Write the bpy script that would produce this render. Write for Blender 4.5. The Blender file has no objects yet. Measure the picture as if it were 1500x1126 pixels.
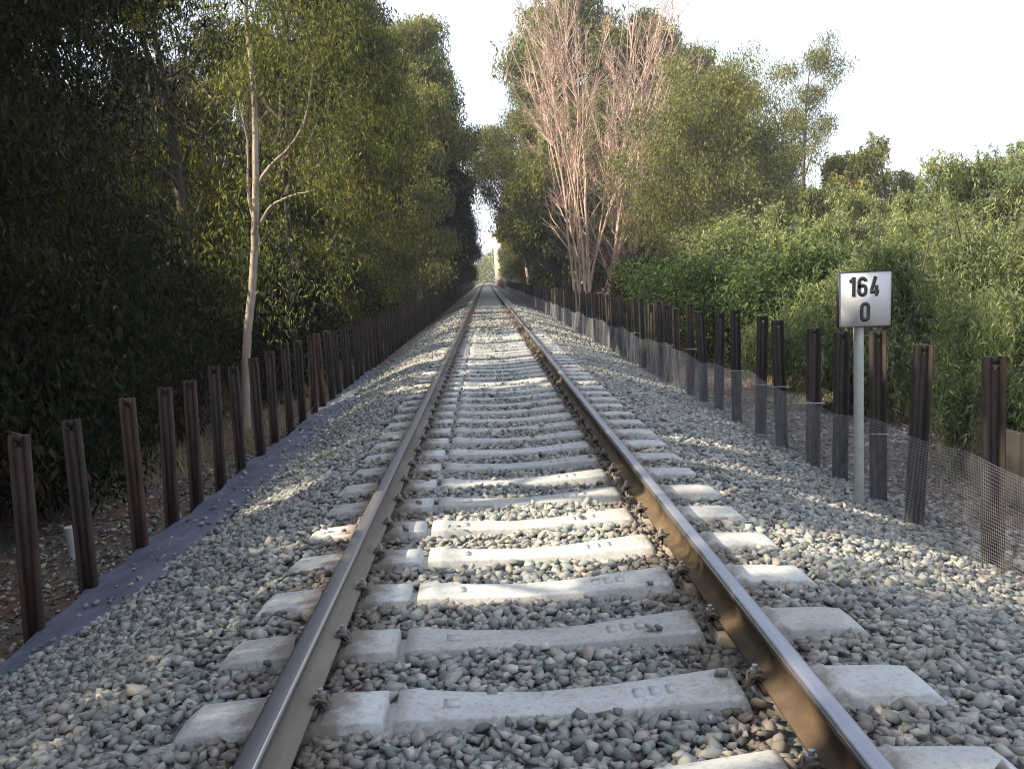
import bpy, math, random
import numpy as np
from math import radians as RAD

# ------------------------------------------------------------------ camera, sky, sun, exposure
scene = bpy.context.scene
COL = scene.collection
CAM_H = 1.503
f_px, YAW, PITCH, ROLL = 1332.0, RAD(1.35), RAD(6.71), RAD(2.7)
cam_d = bpy.data.cameras.new('camera')
cam_d.sensor_width = 36.0
cam_d.lens = 36.0 * f_px / 1500.0
cam_d.clip_start = 0.05
cam_d.clip_end = 6000.0
cam = bpy.data.objects.new('camera', cam_d)
COL.objects.link(cam)
cy, sy = math.cos(YAW), math.sin(YAW)
fw = np.array([sy * math.cos(PITCH), cy * math.cos(PITCH), -math.sin(PITCH)])
rt = np.array([cy, -sy, 0.0])
up = np.cross(rt, fw)
c_, s_ = math.cos(ROLL), math.sin(ROLL)
r2, u2 = c_ * rt - s_ * up, s_ * rt + c_ * up
import mathutils
M = mathutils.Matrix(((r2[0], u2[0], -fw[0], 0.0), (r2[1], u2[1], -fw[1], 0.0), (r2[2], u2[2], -fw[2], CAM_H), (0, 0, 0, 1)))
cam.matrix_world = M
scene.camera = cam

SUN_EL, SUN_AZ = RAD(38), RAD(12)          # height above the horizon; turned this far behind due left
SUN = np.array([-math.cos(SUN_EL) * math.cos(SUN_AZ), -math.cos(SUN_EL) * math.sin(SUN_AZ), math.sin(SUN_EL)])
world = bpy.data.worlds.new('World')
scene.world = world
world.use_nodes = True
wn = world.node_tree.nodes
wn.clear()
sky = wn.new('ShaderNodeTexSky')
sky.sky_type = 'NISHITA'
sky.sun_disc = False
sky.sun_elevation = SUN_EL
sky.sun_rotation = math.atan2(SUN[0], SUN[1])
sky.air_density = 1.0
sky.dust_density = 5.0
sky.ozone_density = 1.0
bg = wn.new('ShaderNodeBackground')
bg.inputs['Strength'].default_value = 0.11
wo = wn.new('ShaderNodeOutputWorld')
veil = wn.new('ShaderNodeMix')                # thin bright high cloud all over the sky
veil.data_type = 'RGBA'
veil.inputs[0].default_value = 0.70
veil.inputs[7].default_value = (4.9, 5.45, 6.3, 1.0)
world.node_tree.links.new(sky.outputs[0], veil.inputs[6])
world.node_tree.links.new(veil.outputs[2], bg.inputs[0])
world.node_tree.links.new(bg.outputs[0], wo.inputs[0])

sun_d = bpy.data.lights.new('sun', 'SUN')
sun_d.energy = 5.0
sun_d.angle = RAD(0.5)
sun_d.color = (1.0, 0.86, 0.62)
sun_o = bpy.data.objects.new('sun', sun_d)
COL.objects.link(sun_o)
sun_o.rotation_euler = mathutils.Vector(SUN.tolist()).to_track_quat('Z', 'Y').to_euler()

vs = scene.view_settings
vs.view_transform = 'Standard'
vs.look = 'None'
vs.gamma = 1.0
vs.use_curve_mapping = False
vs.exposure = 1.45
cy_ = scene.cycles
cy_.max_bounces = 6
cy_.diffuse_bounces = 3
cy_.glossy_bounces = 2
cy_.transmission_bounces = 4
cy_.transparent_max_bounces = 8
cy_.volume_bounces = 0
cy_.sample_clamp_indirect = 6.0
cy_.use_denoising = True
cy_.denoising_prefilter = 'NONE'
cy_.pixel_filter_type = 'BLACKMAN_HARRIS'
cy_.filter_width = 1.15
cy_.caustics_reflective = False
cy_.caustics_refractive = False

# ------------------------------------------------------------------ helpers
def tag(o, label=None, cat=None, group=None, kind=None):
    if label: o['label'] = label
    if cat: o['category'] = cat
    if group: o['group'] = group
    if kind: o['kind'] = kind
    return o

def empty(name, loc=(0, 0, 0), rz=0.0):
    o = bpy.data.objects.new(name, None)
    COL.objects.link(o)
    o.location = loc
    o.rotation_euler = (0, 0, rz)
    o.empty_display_size = 0.2
    return o

class MB:
    """collects vertices and faces, links them as one mesh object"""
    def __init__(self):
        self.v, self.f3, self.f4, self.m3, self.m4, self.n = [], [], [], [], [], 0
    def add(self, v, f, mat=0):
        v = np.asarray(v, float).reshape(-1, 3)
        f = np.asarray(f, np.int64)
        if len(f):
            f = f + self.n
            if f.shape[1] == 3:
                self.f3.append(f); self.m3.append(np.full(len(f), mat))
            else:
                self.f4.append(f); self.m4.append(np.full(len(f), mat))
        self.v.append(v); self.n += len(v)
    def poly_prism(self, pts, axis, a, b, mat=0, mats=None):
        """closed polygon pts (2D) extruded along an axis ('x','y','z') from a to b; caps as fans round the centroid"""
        pts = np.asarray(pts, float); k = len(pts)
        def emb(t):
            o = np.zeros((k, 3))
            ax = {'x': (1, 2, 0), 'y': (0, 2, 1), 'z': (0, 1, 2)}[axis]
            o[:, ax[0]] = pts[:, 0]; o[:, ax[1]] = pts[:, 1]; o[:, ax[2]] = t
            return o
        A, B = emb(a), emb(b)
        i = np.arange(k); j = (i + 1) % k
        V = np.vstack([A, B])
        q = np.stack([i, j, j + k, i + k], 1)
        if mats is None:
            self.add(V, q, mat)
        else:
            base = self.n
            self.add(V, q, mat)
            self.m4[-1] = np.asarray(mats)
        for E_, rev in ((A, True), (B, False)):
            c = E_.mean(0)
            VV = np.vstack([E_, c[None]])
            t = np.stack([i, j, np.full(k, k)], 1)
            if rev: t = t[:, ::-1]
            self.add(VV, t, mat)
    def box(self, x0, x1, y0, y1, z0, z1, mat=0):
        v = [(x0, y0, z0), (x1, y0, z0), (x1, y1, z0), (x0, y1, z0), (x0, y0, z1), (x1, y0, z1), (x1, y1, z1), (x0, y1, z1)]
        f = [(0, 3, 2, 1), (4, 5, 6, 7), (0, 1, 5, 4), (1, 2, 6, 5), (2, 3, 7, 6), (3, 0, 4, 7)]
        self.add(v, f, mat)
    def tubes(self, P, R, k=5, mat=0):
        """P (m,n,3) paths, R (m,n) radii"""
        P = np.asarray(P, float); R = np.asarray(R, float)
        m, n, _ = P.shape
        T = np.gradient(P, axis=1)
        T /= np.linalg.norm(T, axis=2, keepdims=True) + 1e-9
        mean = P[:, -1] - P[:, 0]
        ref = np.where((np.abs(mean[:, 2]) > 0.7 * np.linalg.norm(mean, axis=1))[:, None], np.array([1., 0.3, 0]), np.array([0.1, 0.2, 1.]))
        U = np.cross(T, ref[:, None, :]); U /= np.linalg.norm(U, axis=2, keepdims=True) + 1e-9
        W = np.cross(T, U)
        a = np.arange(k) * 2 * np.pi / k
        V = P[:, :, None, :] + R[:, :, None, None] * (np.cos(a)[None, None, :, None] * U[:, :, None, :] + np.sin(a)[None, None, :, None] * W[:, :, None, :])
        idx = np.arange(m * n * k).reshape(m, n, k)
        q = np.stack([idx[:, :-1, :], np.roll(idx, -1, 2)[:, :-1, :], np.roll(idx, -1, 2)[:, 1:, :], idx[:, 1:, :]], -1).reshape(-1, 4)
        self.add(V.reshape(-1, 3), q, mat)
    def leaves(self, C, D, L, W, rng, mat=0):
        """C (m,3) bases, D (m,3) directions, L, W sizes: one folded rhomb each"""
        m = len(C)
        D = D / (np.linalg.norm(D, axis=1, keepdims=True) + 1e-9)
        S = np.cross(D, rng.normal(size=(m, 3)))
        S /= np.linalg.norm(S, axis=1, keepdims=True) + 1e-9
        N = np.cross(D, S)
        L = np.broadcast_to(L, m)[:, None]; W = np.broadcast_to(W, m)[:, None]
        mid = C + D * L * 0.42 + N * L * 0.05
        tip = C + D * L + np.array([0, 0, -0.12]) * L
        V = np.stack([C, mid + S * W * 0.5, tip, mid - S * W * 0.5], 1).reshape(-1, 3)
        self.add(V, np.arange(4 * m).reshape(m, 4), mat)
    def build(self, name, mats, parent=None, smooth=False):
        me = bpy.data.meshes.new(name)
        V = np.vstack(self.v) if self.v else np.zeros((0, 3))
        f3 = np.vstack(self.f3) if self.f3 else np.zeros((0, 3), np.int64)
        f4 = np.vstack(self.f4) if self.f4 else np.zeros((0, 4), np.int64)
        mi = np.concatenate((self.m3 or [np.zeros(0)]) + (self.m4 or [np.zeros(0)])).astype(np.int32)
        me.vertices.add(len(V)); me.vertices.foreach_set('co', V.astype(np.float32).ravel())
        loops = np.concatenate([f3.ravel(), f4.ravel()]).astype(np.int32)
        me.loops.add(len(loops)); me.loops.foreach_set('vertex_index', loops)
        np_ = len(f3) + len(f4)
        tot = np.concatenate([np.full(len(f3), 3), np.full(len(f4), 4)]).astype(np.int32)
        st = np.concatenate([[0], np.cumsum(tot)[:-1]]).astype(np.int32) if np_ else tot
        me.polygons.add(np_)
        me.polygons.foreach_set('loop_start', st)
        me.polygons.foreach_set('material_index', mi)
        if smooth: me.polygons.foreach_set('use_smooth', np.ones(np_, bool))
        me.update(calc_edges=True)
        me.validate()
        for m in (mats if isinstance(mats, (list, tuple)) else [mats]): me.materials.append(m)
        o = bpy.data.objects.new(name, me)
        COL.objects.link(o)
        if parent is not None: o.parent = parent
        return o

def copy_tree(o, parent=None):
    c = o.copy(); COL.objects.link(c)
    if parent is not None: c.parent = parent
    for ch in list(o.children): copy_tree(ch, c)
    return c

# ------------------------------------------------------------------ materials
def new_mat(name):
    m = bpy.data.materials.new(name); m.use_nodes = True
    nt = m.node_tree; nt.nodes.clear()
    out = nt.nodes.new('ShaderNodeOutputMaterial')
    b = nt.nodes.new('ShaderNodeBsdfPrincipled')
    nt.links.new(b.outputs[0], out.inputs['Surface'])
    return m, nt, b, out

def ramp(nt, src, stops):
    r = nt.nodes.new('ShaderNodeValToRGB')
    e = r.color_ramp.elements
    while len(e) < len(stops): e.new(0.5)
    for el, (p, c) in zip(e, stops): el.position = p; el.color = (*c, 1.0)
    nt.links.new(src, r.inputs[0])
    return r.outputs[0]

def noise(nt, scale, detail=4.0, rough=0.55, coord='Object', stretch=None):
    tc = nt.nodes.new('ShaderNodeTexCoord')
    n = nt.nodes.new('ShaderNodeTexNoise')
    n.inputs['Scale'].default_value = scale; n.inputs['Detail'].default_value = detail; n.inputs['Roughness'].default_value = rough
    if stretch:
        mp = nt.nodes.new('ShaderNodeMapping'); mp.inputs['Scale'].default_value = stretch
        nt.links.new(tc.outputs[coord], mp.inputs[0]); nt.links.new(mp.outputs[0], n.inputs['Vector'])
    else:
        nt.links.new(tc.outputs[coord], n.inputs['Vector'])
    return n.outputs['Fac']

def bump(nt, b, h, strength, dist=0.02):
    bp = nt.nodes.new('ShaderNodeBump'); bp.inputs['Strength'].default_value = strength; bp.inputs['Distance'].default_value = dist
    nt.links.new(h, bp.inputs['Height']); nt.links.new(bp.outputs[0], b.inputs['Normal'])

def mix(nt, fac, a, b_, mode='MIX'):
    mx = nt.nodes.new('ShaderNodeMix'); mx.data_type = 'RGBA'; mx.blend_type = mode
    if isinstance(fac, (int, float)): mx.inputs[0].default_value = fac
    else: nt.links.new(fac, mx.inputs[0])
    for s, k in ((a, 6), (b_, 7)):
        if isinstance(s, tuple): mx.inputs[k].default_value = (*s, 1.0)
        else: nt.links.new(s, mx.inputs[k])
    return mx.outputs[2]

def noise_mat(name, scale, stops, rough=0.85, bstr=0.0, bscale=None, stretch=None, metallic=0.0, bdist=0.02, coord='Object', detail=5.0):
    m, nt, b, _ = new_mat(name)
    n = noise(nt, scale, detail, 0.6, coord, stretch)
    nt.links.new(ramp(nt, n, stops), b.inputs['Base Color'])
    b.inputs['Roughness'].default_value = rough
    b.inputs['Metallic'].default_value = metallic
    if bstr: bump(nt, b, noise(nt, bscale or scale * 3, 6.0, 0.6, coord, stretch), bstr, bdist)
    return m

def island_mat(name, stops, rough=0.8, bscale=None, bstr=0.3, rust=False):
    m, nt, b, _ = new_mat(name)
    g = nt.nodes.new('ShaderNodeNewGeometry')
    c = ramp(nt, g.outputs['Random Per Island'], stops)
    n = noise(nt, 60.0, 3.0)
    c = mix(nt, 0.35, c, ramp(nt, n, [(0.3, (0.35, 0.35, 0.35)), (0.7, (1, 1, 1))]), 'MULTIPLY')
    if rust:      # brown rust dust fallen on the stones beside each rail
        tc = nt.nodes.new('ShaderNodeTexCoord'); sx = nt.nodes.new('ShaderNodeSeparateXYZ'); nt.links.new(tc.outputs['Object'], sx.inputs[0])
        v = sx.outputs[0]
        for op, val in (('SUBTRACT', 0.117), ('ABSOLUTE', None), ('SUBTRACT', 0.87), ('ABSOLUTE', None)):
            q = nt.nodes.new('ShaderNodeMath'); q.operation = op; nt.links.new(v, q.inputs[0])
            if val is not None: q.inputs[1].default_value = val
            v = q.outputs[0]
        q = nt.nodes.new('ShaderNodeMath'); q.operation = 'MULTIPLY_ADD'; nt.links.new(noise(nt, 5.0, 4.0, 0.7), q.inputs[0]); q.inputs[1].default_value = -0.4; nt.links.new(v, q.inputs[2])
        c = mix(nt, ramp(nt, q.outputs[0], [(0.0, (0.7, 0.7, 0.7)), (0.13, (0, 0, 0))]), c, (0.115, 0.085, 0.066))
        c = mix(nt, ramp(nt, noise(nt, 0.9, 4.0, 0.6), [(0.5, (0, 0, 0)), (0.75, (0.55, 0.55, 0.55))]), c, (0.23, 0.195, 0.165))
    nt.links.new(c, b.inputs['Base Color'])
    b.inputs['Roughness'].default_value = rough
    if bscale: bump(nt, b, noise(nt, bscale, 4.0), bstr, 0.005)
    return m

def leaf_mat(name, stops, trans=0.35, rough=0.5, tint=(1.5, 1.6, 0.6)):
    m, nt, b, out = new_mat(name)
    g = nt.nodes.new('ShaderNodeNewGeometry')
    c1 = ramp(nt, g.outputs['Random Per Island'], stops)
    nz = noise(nt, 0.55, 2.0, 0.5, 'Object')
    c = mix(nt, 0.6, c1, ramp(nt, nz, [(0.33, (0.55, 0.64, 0.60)), (0.52, (1.0, 1.0, 0.95)), (0.62, (1.3, 1.25, 1.0)), (0.72, (1.7, 1.25, 0.95))]), 'MULTIPLY')
    nt.links.new(c, b.inputs['Base Color'])
    b.inputs['Roughness'].default_value = rough
    b.inputs['Specular IOR Level'].default_value = 0.10
    t = nt.nodes.new('ShaderNodeBsdfTranslucent')
    nt.links.new(mix(nt, 1.0, c, tint, 'MULTIPLY'), t.inputs['Color'])
    ms = nt.nodes.new('ShaderNodeMixShader'); ms.inputs[0].default_value = trans
    nt.links.new(b.outputs[0], ms.inputs[1]); nt.links.new(t.outputs[0], ms.inputs[2])
    nt.links.new(ms.outputs[0], out.inputs['Surface'])
    return m

MAT = {}
MAT['stone'] = island_mat('ballast_stone', [(0.0, (0.105, 0.115, 0.114)), (0.28, (0.20, 0.217, 0.216)), (0.55, (0.278, 0.29, 0.283)), (0.75, (0.275, 0.238, 0.215)), (0.9, (0.42, 0.41, 0.375)), (1.0, (0.165, 0.175, 0.178))], 0.85, 140.0, 0.15, True)
def concrete_material():
    m, nt, b, _ = new_mat('sleeper_concrete')
    oi = nt.nodes.new('ShaderNodeObjectInfo')
    n1 = noise(nt, 4.0, 6.0, 0.65, 'Object'); n2 = noise(nt, 38.0, 5.0, 0.7); n3 = noise(nt, 150.0, 3.0, 0.7)
    c = ramp(nt, n1, [(0.28, (0.25, 0.248, 0.242)), (0.45, (0.345, 0.352, 0.355)), (0.7, (0.40, 0.408, 0.415))])
    c = mix(nt, 0.8, c, ramp(nt, n2, [(0.30, (0.62, 0.60, 0.57)), (0.48, (1, 1, 1)), (0.75, (1.12, 1.12, 1.1))]), 'MULTIPLY')
    c = mix(nt, 0.6, c, ramp(nt, n3, [(0.32, (0.55, 0.55, 0.55)), (0.45, (1, 1, 1))]), 'MULTIPLY')
    c = mix(nt, 1.0, c, ramp(nt, oi.outputs['Random'], [(0.0, (0.86, 0.85, 0.83)), (1.0, (1.1, 1.1, 1.1))]), 'MULTIPLY')
    # rust and grease washed off the fastenings, within a hand's breadth of each rail
    tc = nt.nodes.new('ShaderNodeTexCoord'); sx = nt.nodes.new('ShaderNodeSeparateXYZ'); nt.links.new(tc.outputs['Object'], sx.inputs[0])
    def mth(op, a, v):
        q = nt.nodes.new('ShaderNodeMath'); q.operation = op; nt.links.new(a, q.inputs[0])
        if v is not None: q.inputs[1].default_value = v
        return q.outputs[0]
    d = mth('ABSOLUTE', mth('SUBTRACT', mth('ABSOLUTE', sx.outputs[0], None), 0.87), None)
    n4 = noise(nt, 11.0, 5.0, 0.7)
    q = nt.nodes.new('ShaderNodeMath'); q.operation = 'MULTIPLY_ADD'; nt.links.new(n4, q.inputs[0]); q.inputs[1].default_value = -0.30; nt.links.new(d, q.inputs[2])
    f = ramp(nt, q.outputs[0], [(0.0, (0.75, 0.75, 0.75)), (0.09, (0, 0, 0))])
    c = mix(nt, f, c, (0.135, 0.095, 0.068))
    nt.links.new(c, b.inputs['Base Color']); b.inputs['Roughness'].default_value = 0.92
    bump(nt, b, n2, 0.5, 0.005)
    return m
MAT['concrete'] = concrete_material()
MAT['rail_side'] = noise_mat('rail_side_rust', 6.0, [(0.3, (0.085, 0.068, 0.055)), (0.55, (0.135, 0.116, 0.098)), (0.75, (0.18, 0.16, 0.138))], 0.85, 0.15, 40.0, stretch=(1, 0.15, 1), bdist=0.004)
MAT['rail_web_shaded'] = noise_mat('rail_web_shaded_rust', 5.0, [(0.3, (0.035, 0.023, 0.015)), (0.55, (0.085, 0.055, 0.030)), (0.75, (0.16, 0.11, 0.06))], 0.8, 0.15, 40.0, stretch=(1, 0.8, 1), bdist=0.004)  # golden-brown rust; shade from facing the dark trees darkened into the colour
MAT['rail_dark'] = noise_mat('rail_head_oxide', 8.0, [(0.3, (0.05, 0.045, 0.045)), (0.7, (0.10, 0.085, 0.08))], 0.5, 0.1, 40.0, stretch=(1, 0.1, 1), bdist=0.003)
MAT['rail_top'] = noise_mat('rail_top_steel', 5.0, [(0.3, (0.19, 0.20, 0.245)), (0.7, (0.30, 0.315, 0.375))], 0.36, 0.05, 60.0, stretch=(4, 0.05, 1), metallic=0.55, bdist=0.002)  # right head: steel with the sky's blue reflection put into its colour
MAT['rail_top_dim'] = noise_mat('rail_top_dull', 5.0, [(0.3, (0.07, 0.068, 0.075)), (0.7, (0.13, 0.125, 0.14))], 0.5, 0.05, 60.0, stretch=(4, 0.05, 1), metallic=0.4, bdist=0.002)  # left head: dull steel, reflection of the dark trees put into its colour
MAT['rail_edge'] = noise_mat('rail_running_edge', 5.0, [(0.3, (0.35, 0.35, 0.37)), (0.7, (0.52, 0.52, 0.55))], 0.28, stretch=(4, 0.05, 1), metallic=0.85)
MAT['clip'] = noise_mat('clip_rusty_iron', 25.0, [(0.3, (0.05, 0.04, 0.035)), (0.7, (0.14, 0.11, 0.09))], 0.6, 0.3, 80.0, bdist=0.004)
MAT['nut'] = noise_mat('nut_steel', 25.0, [(0.3, (0.20, 0.21, 0.20)), (0.7, (0.36, 0.37, 0.36))], 0.45, metallic=0.6)
MAT['pad'] = noise_mat('rubber_pad', 20.0, [(0.3, (0.03, 0.03, 0.03)), (0.7, (0.06, 0.055, 0.05))], 0.8)
MAT['post'] = noise_mat('post_rust', 5.5, [(0.3, (0.015, 0.010, 0.009)), (0.5, (0.034, 0.019, 0.015)), (0.62, (0.066, 0.031, 0.022)), (0.8, (0.125, 0.070, 0.053))], 0.75, 0.35, 40.0, stretch=(1, 1, 0.35), bdist=0.006)
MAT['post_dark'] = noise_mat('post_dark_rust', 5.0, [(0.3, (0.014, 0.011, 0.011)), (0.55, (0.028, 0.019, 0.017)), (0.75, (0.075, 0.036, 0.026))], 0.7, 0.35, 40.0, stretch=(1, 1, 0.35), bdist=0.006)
for nm_ in ('post', 'post_dark'):
    nt = MAT[nm_].node_tree; b = [n for n in nt.nodes if n.type == 'BSDF_PRINCIPLED'][0]
    src = b.inputs['Base Color'].links[0].from_socket
    oi = nt.nodes.new('ShaderNodeObjectInfo')
    c = mix(nt, 1.0, src, ramp(nt, oi.outputs['Random'], [(0.0, (0.6, 0.62, 0.66)), (0.5, (1, 1, 1)), (0.85, (1.25, 1.12, 1.06)), (1.0, (1.5, 1.15, 1.0))]), 'MULTIPLY')
    nt.links.new(c, b.inputs['Base Color'])
MAT['wire'] = noise_mat('galvanised_wire', 9.0, [(0.3, (0.20, 0.21, 0.24)), (0.7, (0.33, 0.345, 0.38))], 0.6, metallic=0.3)
MAT['tie'] = noise_mat('wire_tie', 30.0, [(0.3, (0.36, 0.36, 0.36)), (0.7, (0.5, 0.5, 0.5))], 0.6)
MAT['geo'] = noise_mat('geotextile', 3.0, [(0.3, (0.060, 0.068, 0.100)), (0.7, (0.125, 0.135, 0.185))], 0.9, 0.5, 35.0, bdist=0.01)
MAT['white'] = noise_mat('sign_paint', 6.0, [(0.3, (0.58, 0.58, 0.60)), (0.7, (0.68, 0.68, 0.70))], 0.85)
MAT['black'] = noise_mat('sign_black', 12.0, [(0.3, (0.012, 0.012, 0.014)), (0.7, (0.03, 0.03, 0.032))], 0.5)
MAT['zinc'] = noise_mat('zinc_pole', 9.0, [(0.3, (0.36, 0.39, 0.38)), (0.7, (0.50, 0.53, 0.51))], 0.5, 0.1, 40.0, metallic=0.3, bdist=0.003)
MAT['bark_pale'] = noise_mat('bark_pale', 3.5, [(0.3, (0.13, 0.095, 0.075)), (0.5, (0.28, 0.225, 0.185)), (0.7, (0.40, 0.345, 0.30))], 0.85, 0.4, 22.0, stretch=(1, 1, 0.35), bdist=0.02)
MAT['bark'] = noise_mat('bark_brown', 3.5, [(0.3, (0.10, 0.075, 0.058)), (0.6, (0.20, 0.155, 0.12)), (0.8, (0.34, 0.28, 0.23))], 0.9, 0.5, 22.0, stretch=(1, 1, 0.3), bdist=0.02)
MAT['bark_dark'] = noise_mat('bark_dark', 3.5, [(0.3, (0.035, 0.028, 0.024)), (0.6, (0.07, 0.056, 0.046)), (0.8, (0.12, 0.10, 0.085))], 0.9, 0.5, 22.0, stretch=(1, 1, 0.3), bdist=0.02)
MAT['bark_pink'] = noise_mat('bark_pinkish', 2.5, [(0.3, (0.31, 0.205, 0.165)), (0.55, (0.50, 0.365, 0.30)), (0.8, (0.66, 0.54, 0.46))], 0.85, 0.3, 20.0, stretch=(1, 1, 0.3), bdist=0.01)
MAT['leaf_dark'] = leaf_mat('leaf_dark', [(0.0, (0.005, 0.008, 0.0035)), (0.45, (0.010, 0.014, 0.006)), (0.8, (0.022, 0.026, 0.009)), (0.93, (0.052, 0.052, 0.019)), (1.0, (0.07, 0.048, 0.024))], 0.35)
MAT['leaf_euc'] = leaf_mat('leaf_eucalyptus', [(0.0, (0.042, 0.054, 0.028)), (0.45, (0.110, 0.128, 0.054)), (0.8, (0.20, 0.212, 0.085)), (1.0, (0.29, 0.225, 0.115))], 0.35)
MAT['leaf_olive'] = leaf_mat('leaf_olive', [(0.0, (0.016, 0.022, 0.009)), (0.45, (0.050, 0.062, 0.020)), (0.8, (0.115, 0.122, 0.034)), (0.92, (0.17, 0.16, 0.05)), (1.0, (0.21, 0.125, 0.065))], 0.45)
MAT['leaf_pale'] = leaf_mat('leaf_pale', [(0.0, (0.060, 0.084, 0.052)), (0.5, (0.155, 0.182, 0.104)), (0.85, (0.27, 0.288, 0.158)), (1.0, (0.42, 0.41, 0.22))], 0.40)
MAT['leaf_bright'] = leaf_mat('leaf_bush', [(0.0, (0.026, 0.045, 0.024)), (0.5, (0.055, 0.088, 0.042)), (1.0, (0.12, 0.155, 0.062))], 0.35)
MAT['litter'] = island_mat('dry_leaf', [(0.0, (0.06, 0.045, 0.030)), (0.4, (0.13, 0.10, 0.07)), (0.7, (0.22, 0.175, 0.13)), (1.0, (0.13, 0.065, 0.04))], 0.9)
MAT['wall'] = noise_mat('beige_panel', 4.0, [(0.3, (0.14, 0.105, 0.07)), (0.55, (0.23, 0.185, 0.125)), (0.75, (0.32, 0.27, 0.19))], 0.9, 0.3, 30.0, stretch=(1, 1, 0.3), bdist=0.01)
MAT['house'] = noise_mat('house_render', 0.6, [(0.3, (0.50, 0.44, 0.33)), (0.7, (0.62, 0.55, 0.42))], 0.9)
MAT['glass'] = noise_mat('window_glass', 2.0, [(0.3, (0.05, 0.06, 0.07)), (0.7, (0.09, 0.10, 0.12))], 0.15)
MAT['terracotta'] = noise_mat('roof_tile', 3.0, [(0.3, (0.26, 0.10, 0.06)), (0.7, (0.38, 0.17, 0.10))], 0.85)
MAT['straw'] = leaf_mat('dry_grass', [(0.0, (0.20, 0.16, 0.08)), (0.6, (0.34, 0.28, 0.14)), (1.0, (0.16, 0.18, 0.06))], 0.3)

def ground_material():
    m, nt, b, _ = new_mat('ground_soil')
    n1 = noise(nt, 0.7, 6.0, 0.6); n2 = noise(nt, 14.0, 6.0, 0.7)
    c = ramp(nt, n2, [(0.3, (0.050, 0.038, 0.029)), (0.5, (0.105, 0.083, 0.064)), (0.7, (0.185, 0.16, 0.13))])
    c = mix(nt, ramp(nt, n1, [(0.45, (0, 0, 0)), (0.62, (1, 1, 1))]), c, (0.13, 0.058, 0.036))
    nt.links.new(c, b.inputs['Base Color']); b.inputs['Roughness'].default_value = 0.95
    bump(nt, b, n2, 0.7, 0.05)
    return m
MAT['ground'] = ground_material()

def bed_material():
    m, nt, b, _ = new_mat('ballast_bed')
    tc = nt.nodes.new('ShaderNodeTexCoord')
    v = nt.nodes.new('ShaderNodeTexVoronoi'); v.inputs['Scale'].default_value = 18.0
    nt.links.new(tc.outputs['Object'], v.inputs['Vector'])
    sep = nt.nodes.new('ShaderNodeSeparateColor'); nt.links.new(v.outputs['Color'], sep.inputs[0])
    c = ramp(nt, sep.outputs[0], [(0.0, (0.07, 0.078, 0.08)), (0.5, (0.145, 0.157, 0.16)), (0.8, (0.185, 0.18, 0.172)), (1.0, (0.26, 0.26, 0.25))])
    c = mix(nt, 0.8, c, ramp(nt, v.outputs['Distance'], [(0.25, (1, 1, 1)), (0.75, (0.45, 0.45, 0.45))]), 'MULTIPLY')
    nt.links.new(c, b.inputs['Base Color']); b.inputs['Roughness'].default_value = 0.9
    inv = nt.nodes.new('ShaderNodeMath'); inv.operation = 'SUBTRACT'; inv.inputs[0].default_value = 1.0
    nt.links.new(v.outputs['Distance'], inv.inputs[1])
    bump(nt, b, inv.outputs[0], 1.0, 0.04)
    return m
MAT['bed'] = bed_material()

# ------------------------------------------------------------------ the terrain
XC = 0.117                                   # centre line of the track
FAR = 330.0
def smooth(a, b, x):
    t = np.clip((x - a) / (b - a), 0, 1); return t * t * (3 - 2 * t)
def bed_z(s):
    """height of the ballast surface at s metres from the centre line"""
    s = np.asarray(s, float)
    r = np.interp(s, [1.35, 1.75, 3.05, 3.6], [0.0, -0.07, -0.47, -0.56])
    l = np.interp(-s, [1.30, 1.60, 2.45, 3.37, 4.0], [0.0, -0.06, -0.42, -0.79, -0.95])
    return -0.024 + np.where(s > 0, r, l) * 1.0
def ground_z(x, y):
    s = np.asarray(x, float) - XC
    z = bed_z(s) - 0.03
    out_r = np.interp(s, [3.6, 5.0, 8.0, 400], [0, -0.22, -0.35, -0.35])
    out_l = np.interp(-s, [3.9, 5.2, 8.0, 400], [0, -0.30, -0.55, -0.55])
    z = z + np.where(s > 0, out_r, out_l)
    w = np.where(np.abs(s) > 3.3, 1.0, 0.0)
    return z + w * (0.06 * np.sin(x * 1.3 + y * 0.7) + 0.04 * np.sin(x * 2.9 - y * 1.9)) * np.clip(np.abs(s) - 3.3, 0, 1)

rs = np.random.default_rng(5)
def grid_sheet(name, xs, ys, zf, mat, kind='structure'):
    X, Y = np.meshgrid(xs, ys); Z = zf(X, Y)
    n, m = X.shape
    idx = np.arange(n * m).reshape(n, m)
    q = np.stack([idx[:-1, :-1], idx[:-1, 1:], idx[1:, 1:], idx[1:, :-1]], -1).reshape(-1, 4)
    mb = MB(); mb.add(np.stack([X, Y, Z], -1).reshape(-1, 3), q)
    o = mb.build(name, mat, smooth=True); tag(o, kind=kind); return o

xs = np.concatenate([[-680, -400, -200, -80, -40, -25], np.arange(-18, -3.2, 0.5), np.arange(-3.2, 3.8, 0.8), np.arange(3.8, 18, 0.5), [25, 40, 80, 200, 400, 680]])
ys = np.concatenate([[-680, -300, -60, -20], np.arange(-8, 60, 0.7), np.arange(60, 400, 8), [450, 600, 680]])
ground = grid_sheet('ground', xs, ys, lambda X, Y: ground_z(X, Y) - np.where(np.abs(X - XC) < 2.9, 0.12, 0.0) - np.where(np.abs(X - XC) < 2.9, 0.03, 0.02), MAT['ground'])
bxs = XC + np.array([-2.95, -2.7, -2.45, -2.1, -1.8, -1.6, -1.45, -1.3, -0.6, 0, 0.6, 1.35, 1.5, 1.75, 2.1, 2.5, 3.0, 3.2])
bys = np.concatenate([np.arange(-3, 60, 0.5), np.arange(60, FAR, 5)])
ballast_bed = grid_sheet('ballast_bed', bxs, bys, lambda X, Y: bed_z(X - XC) - 0.02 * (Y < 26) - 0.02, MAT['bed'])

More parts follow.
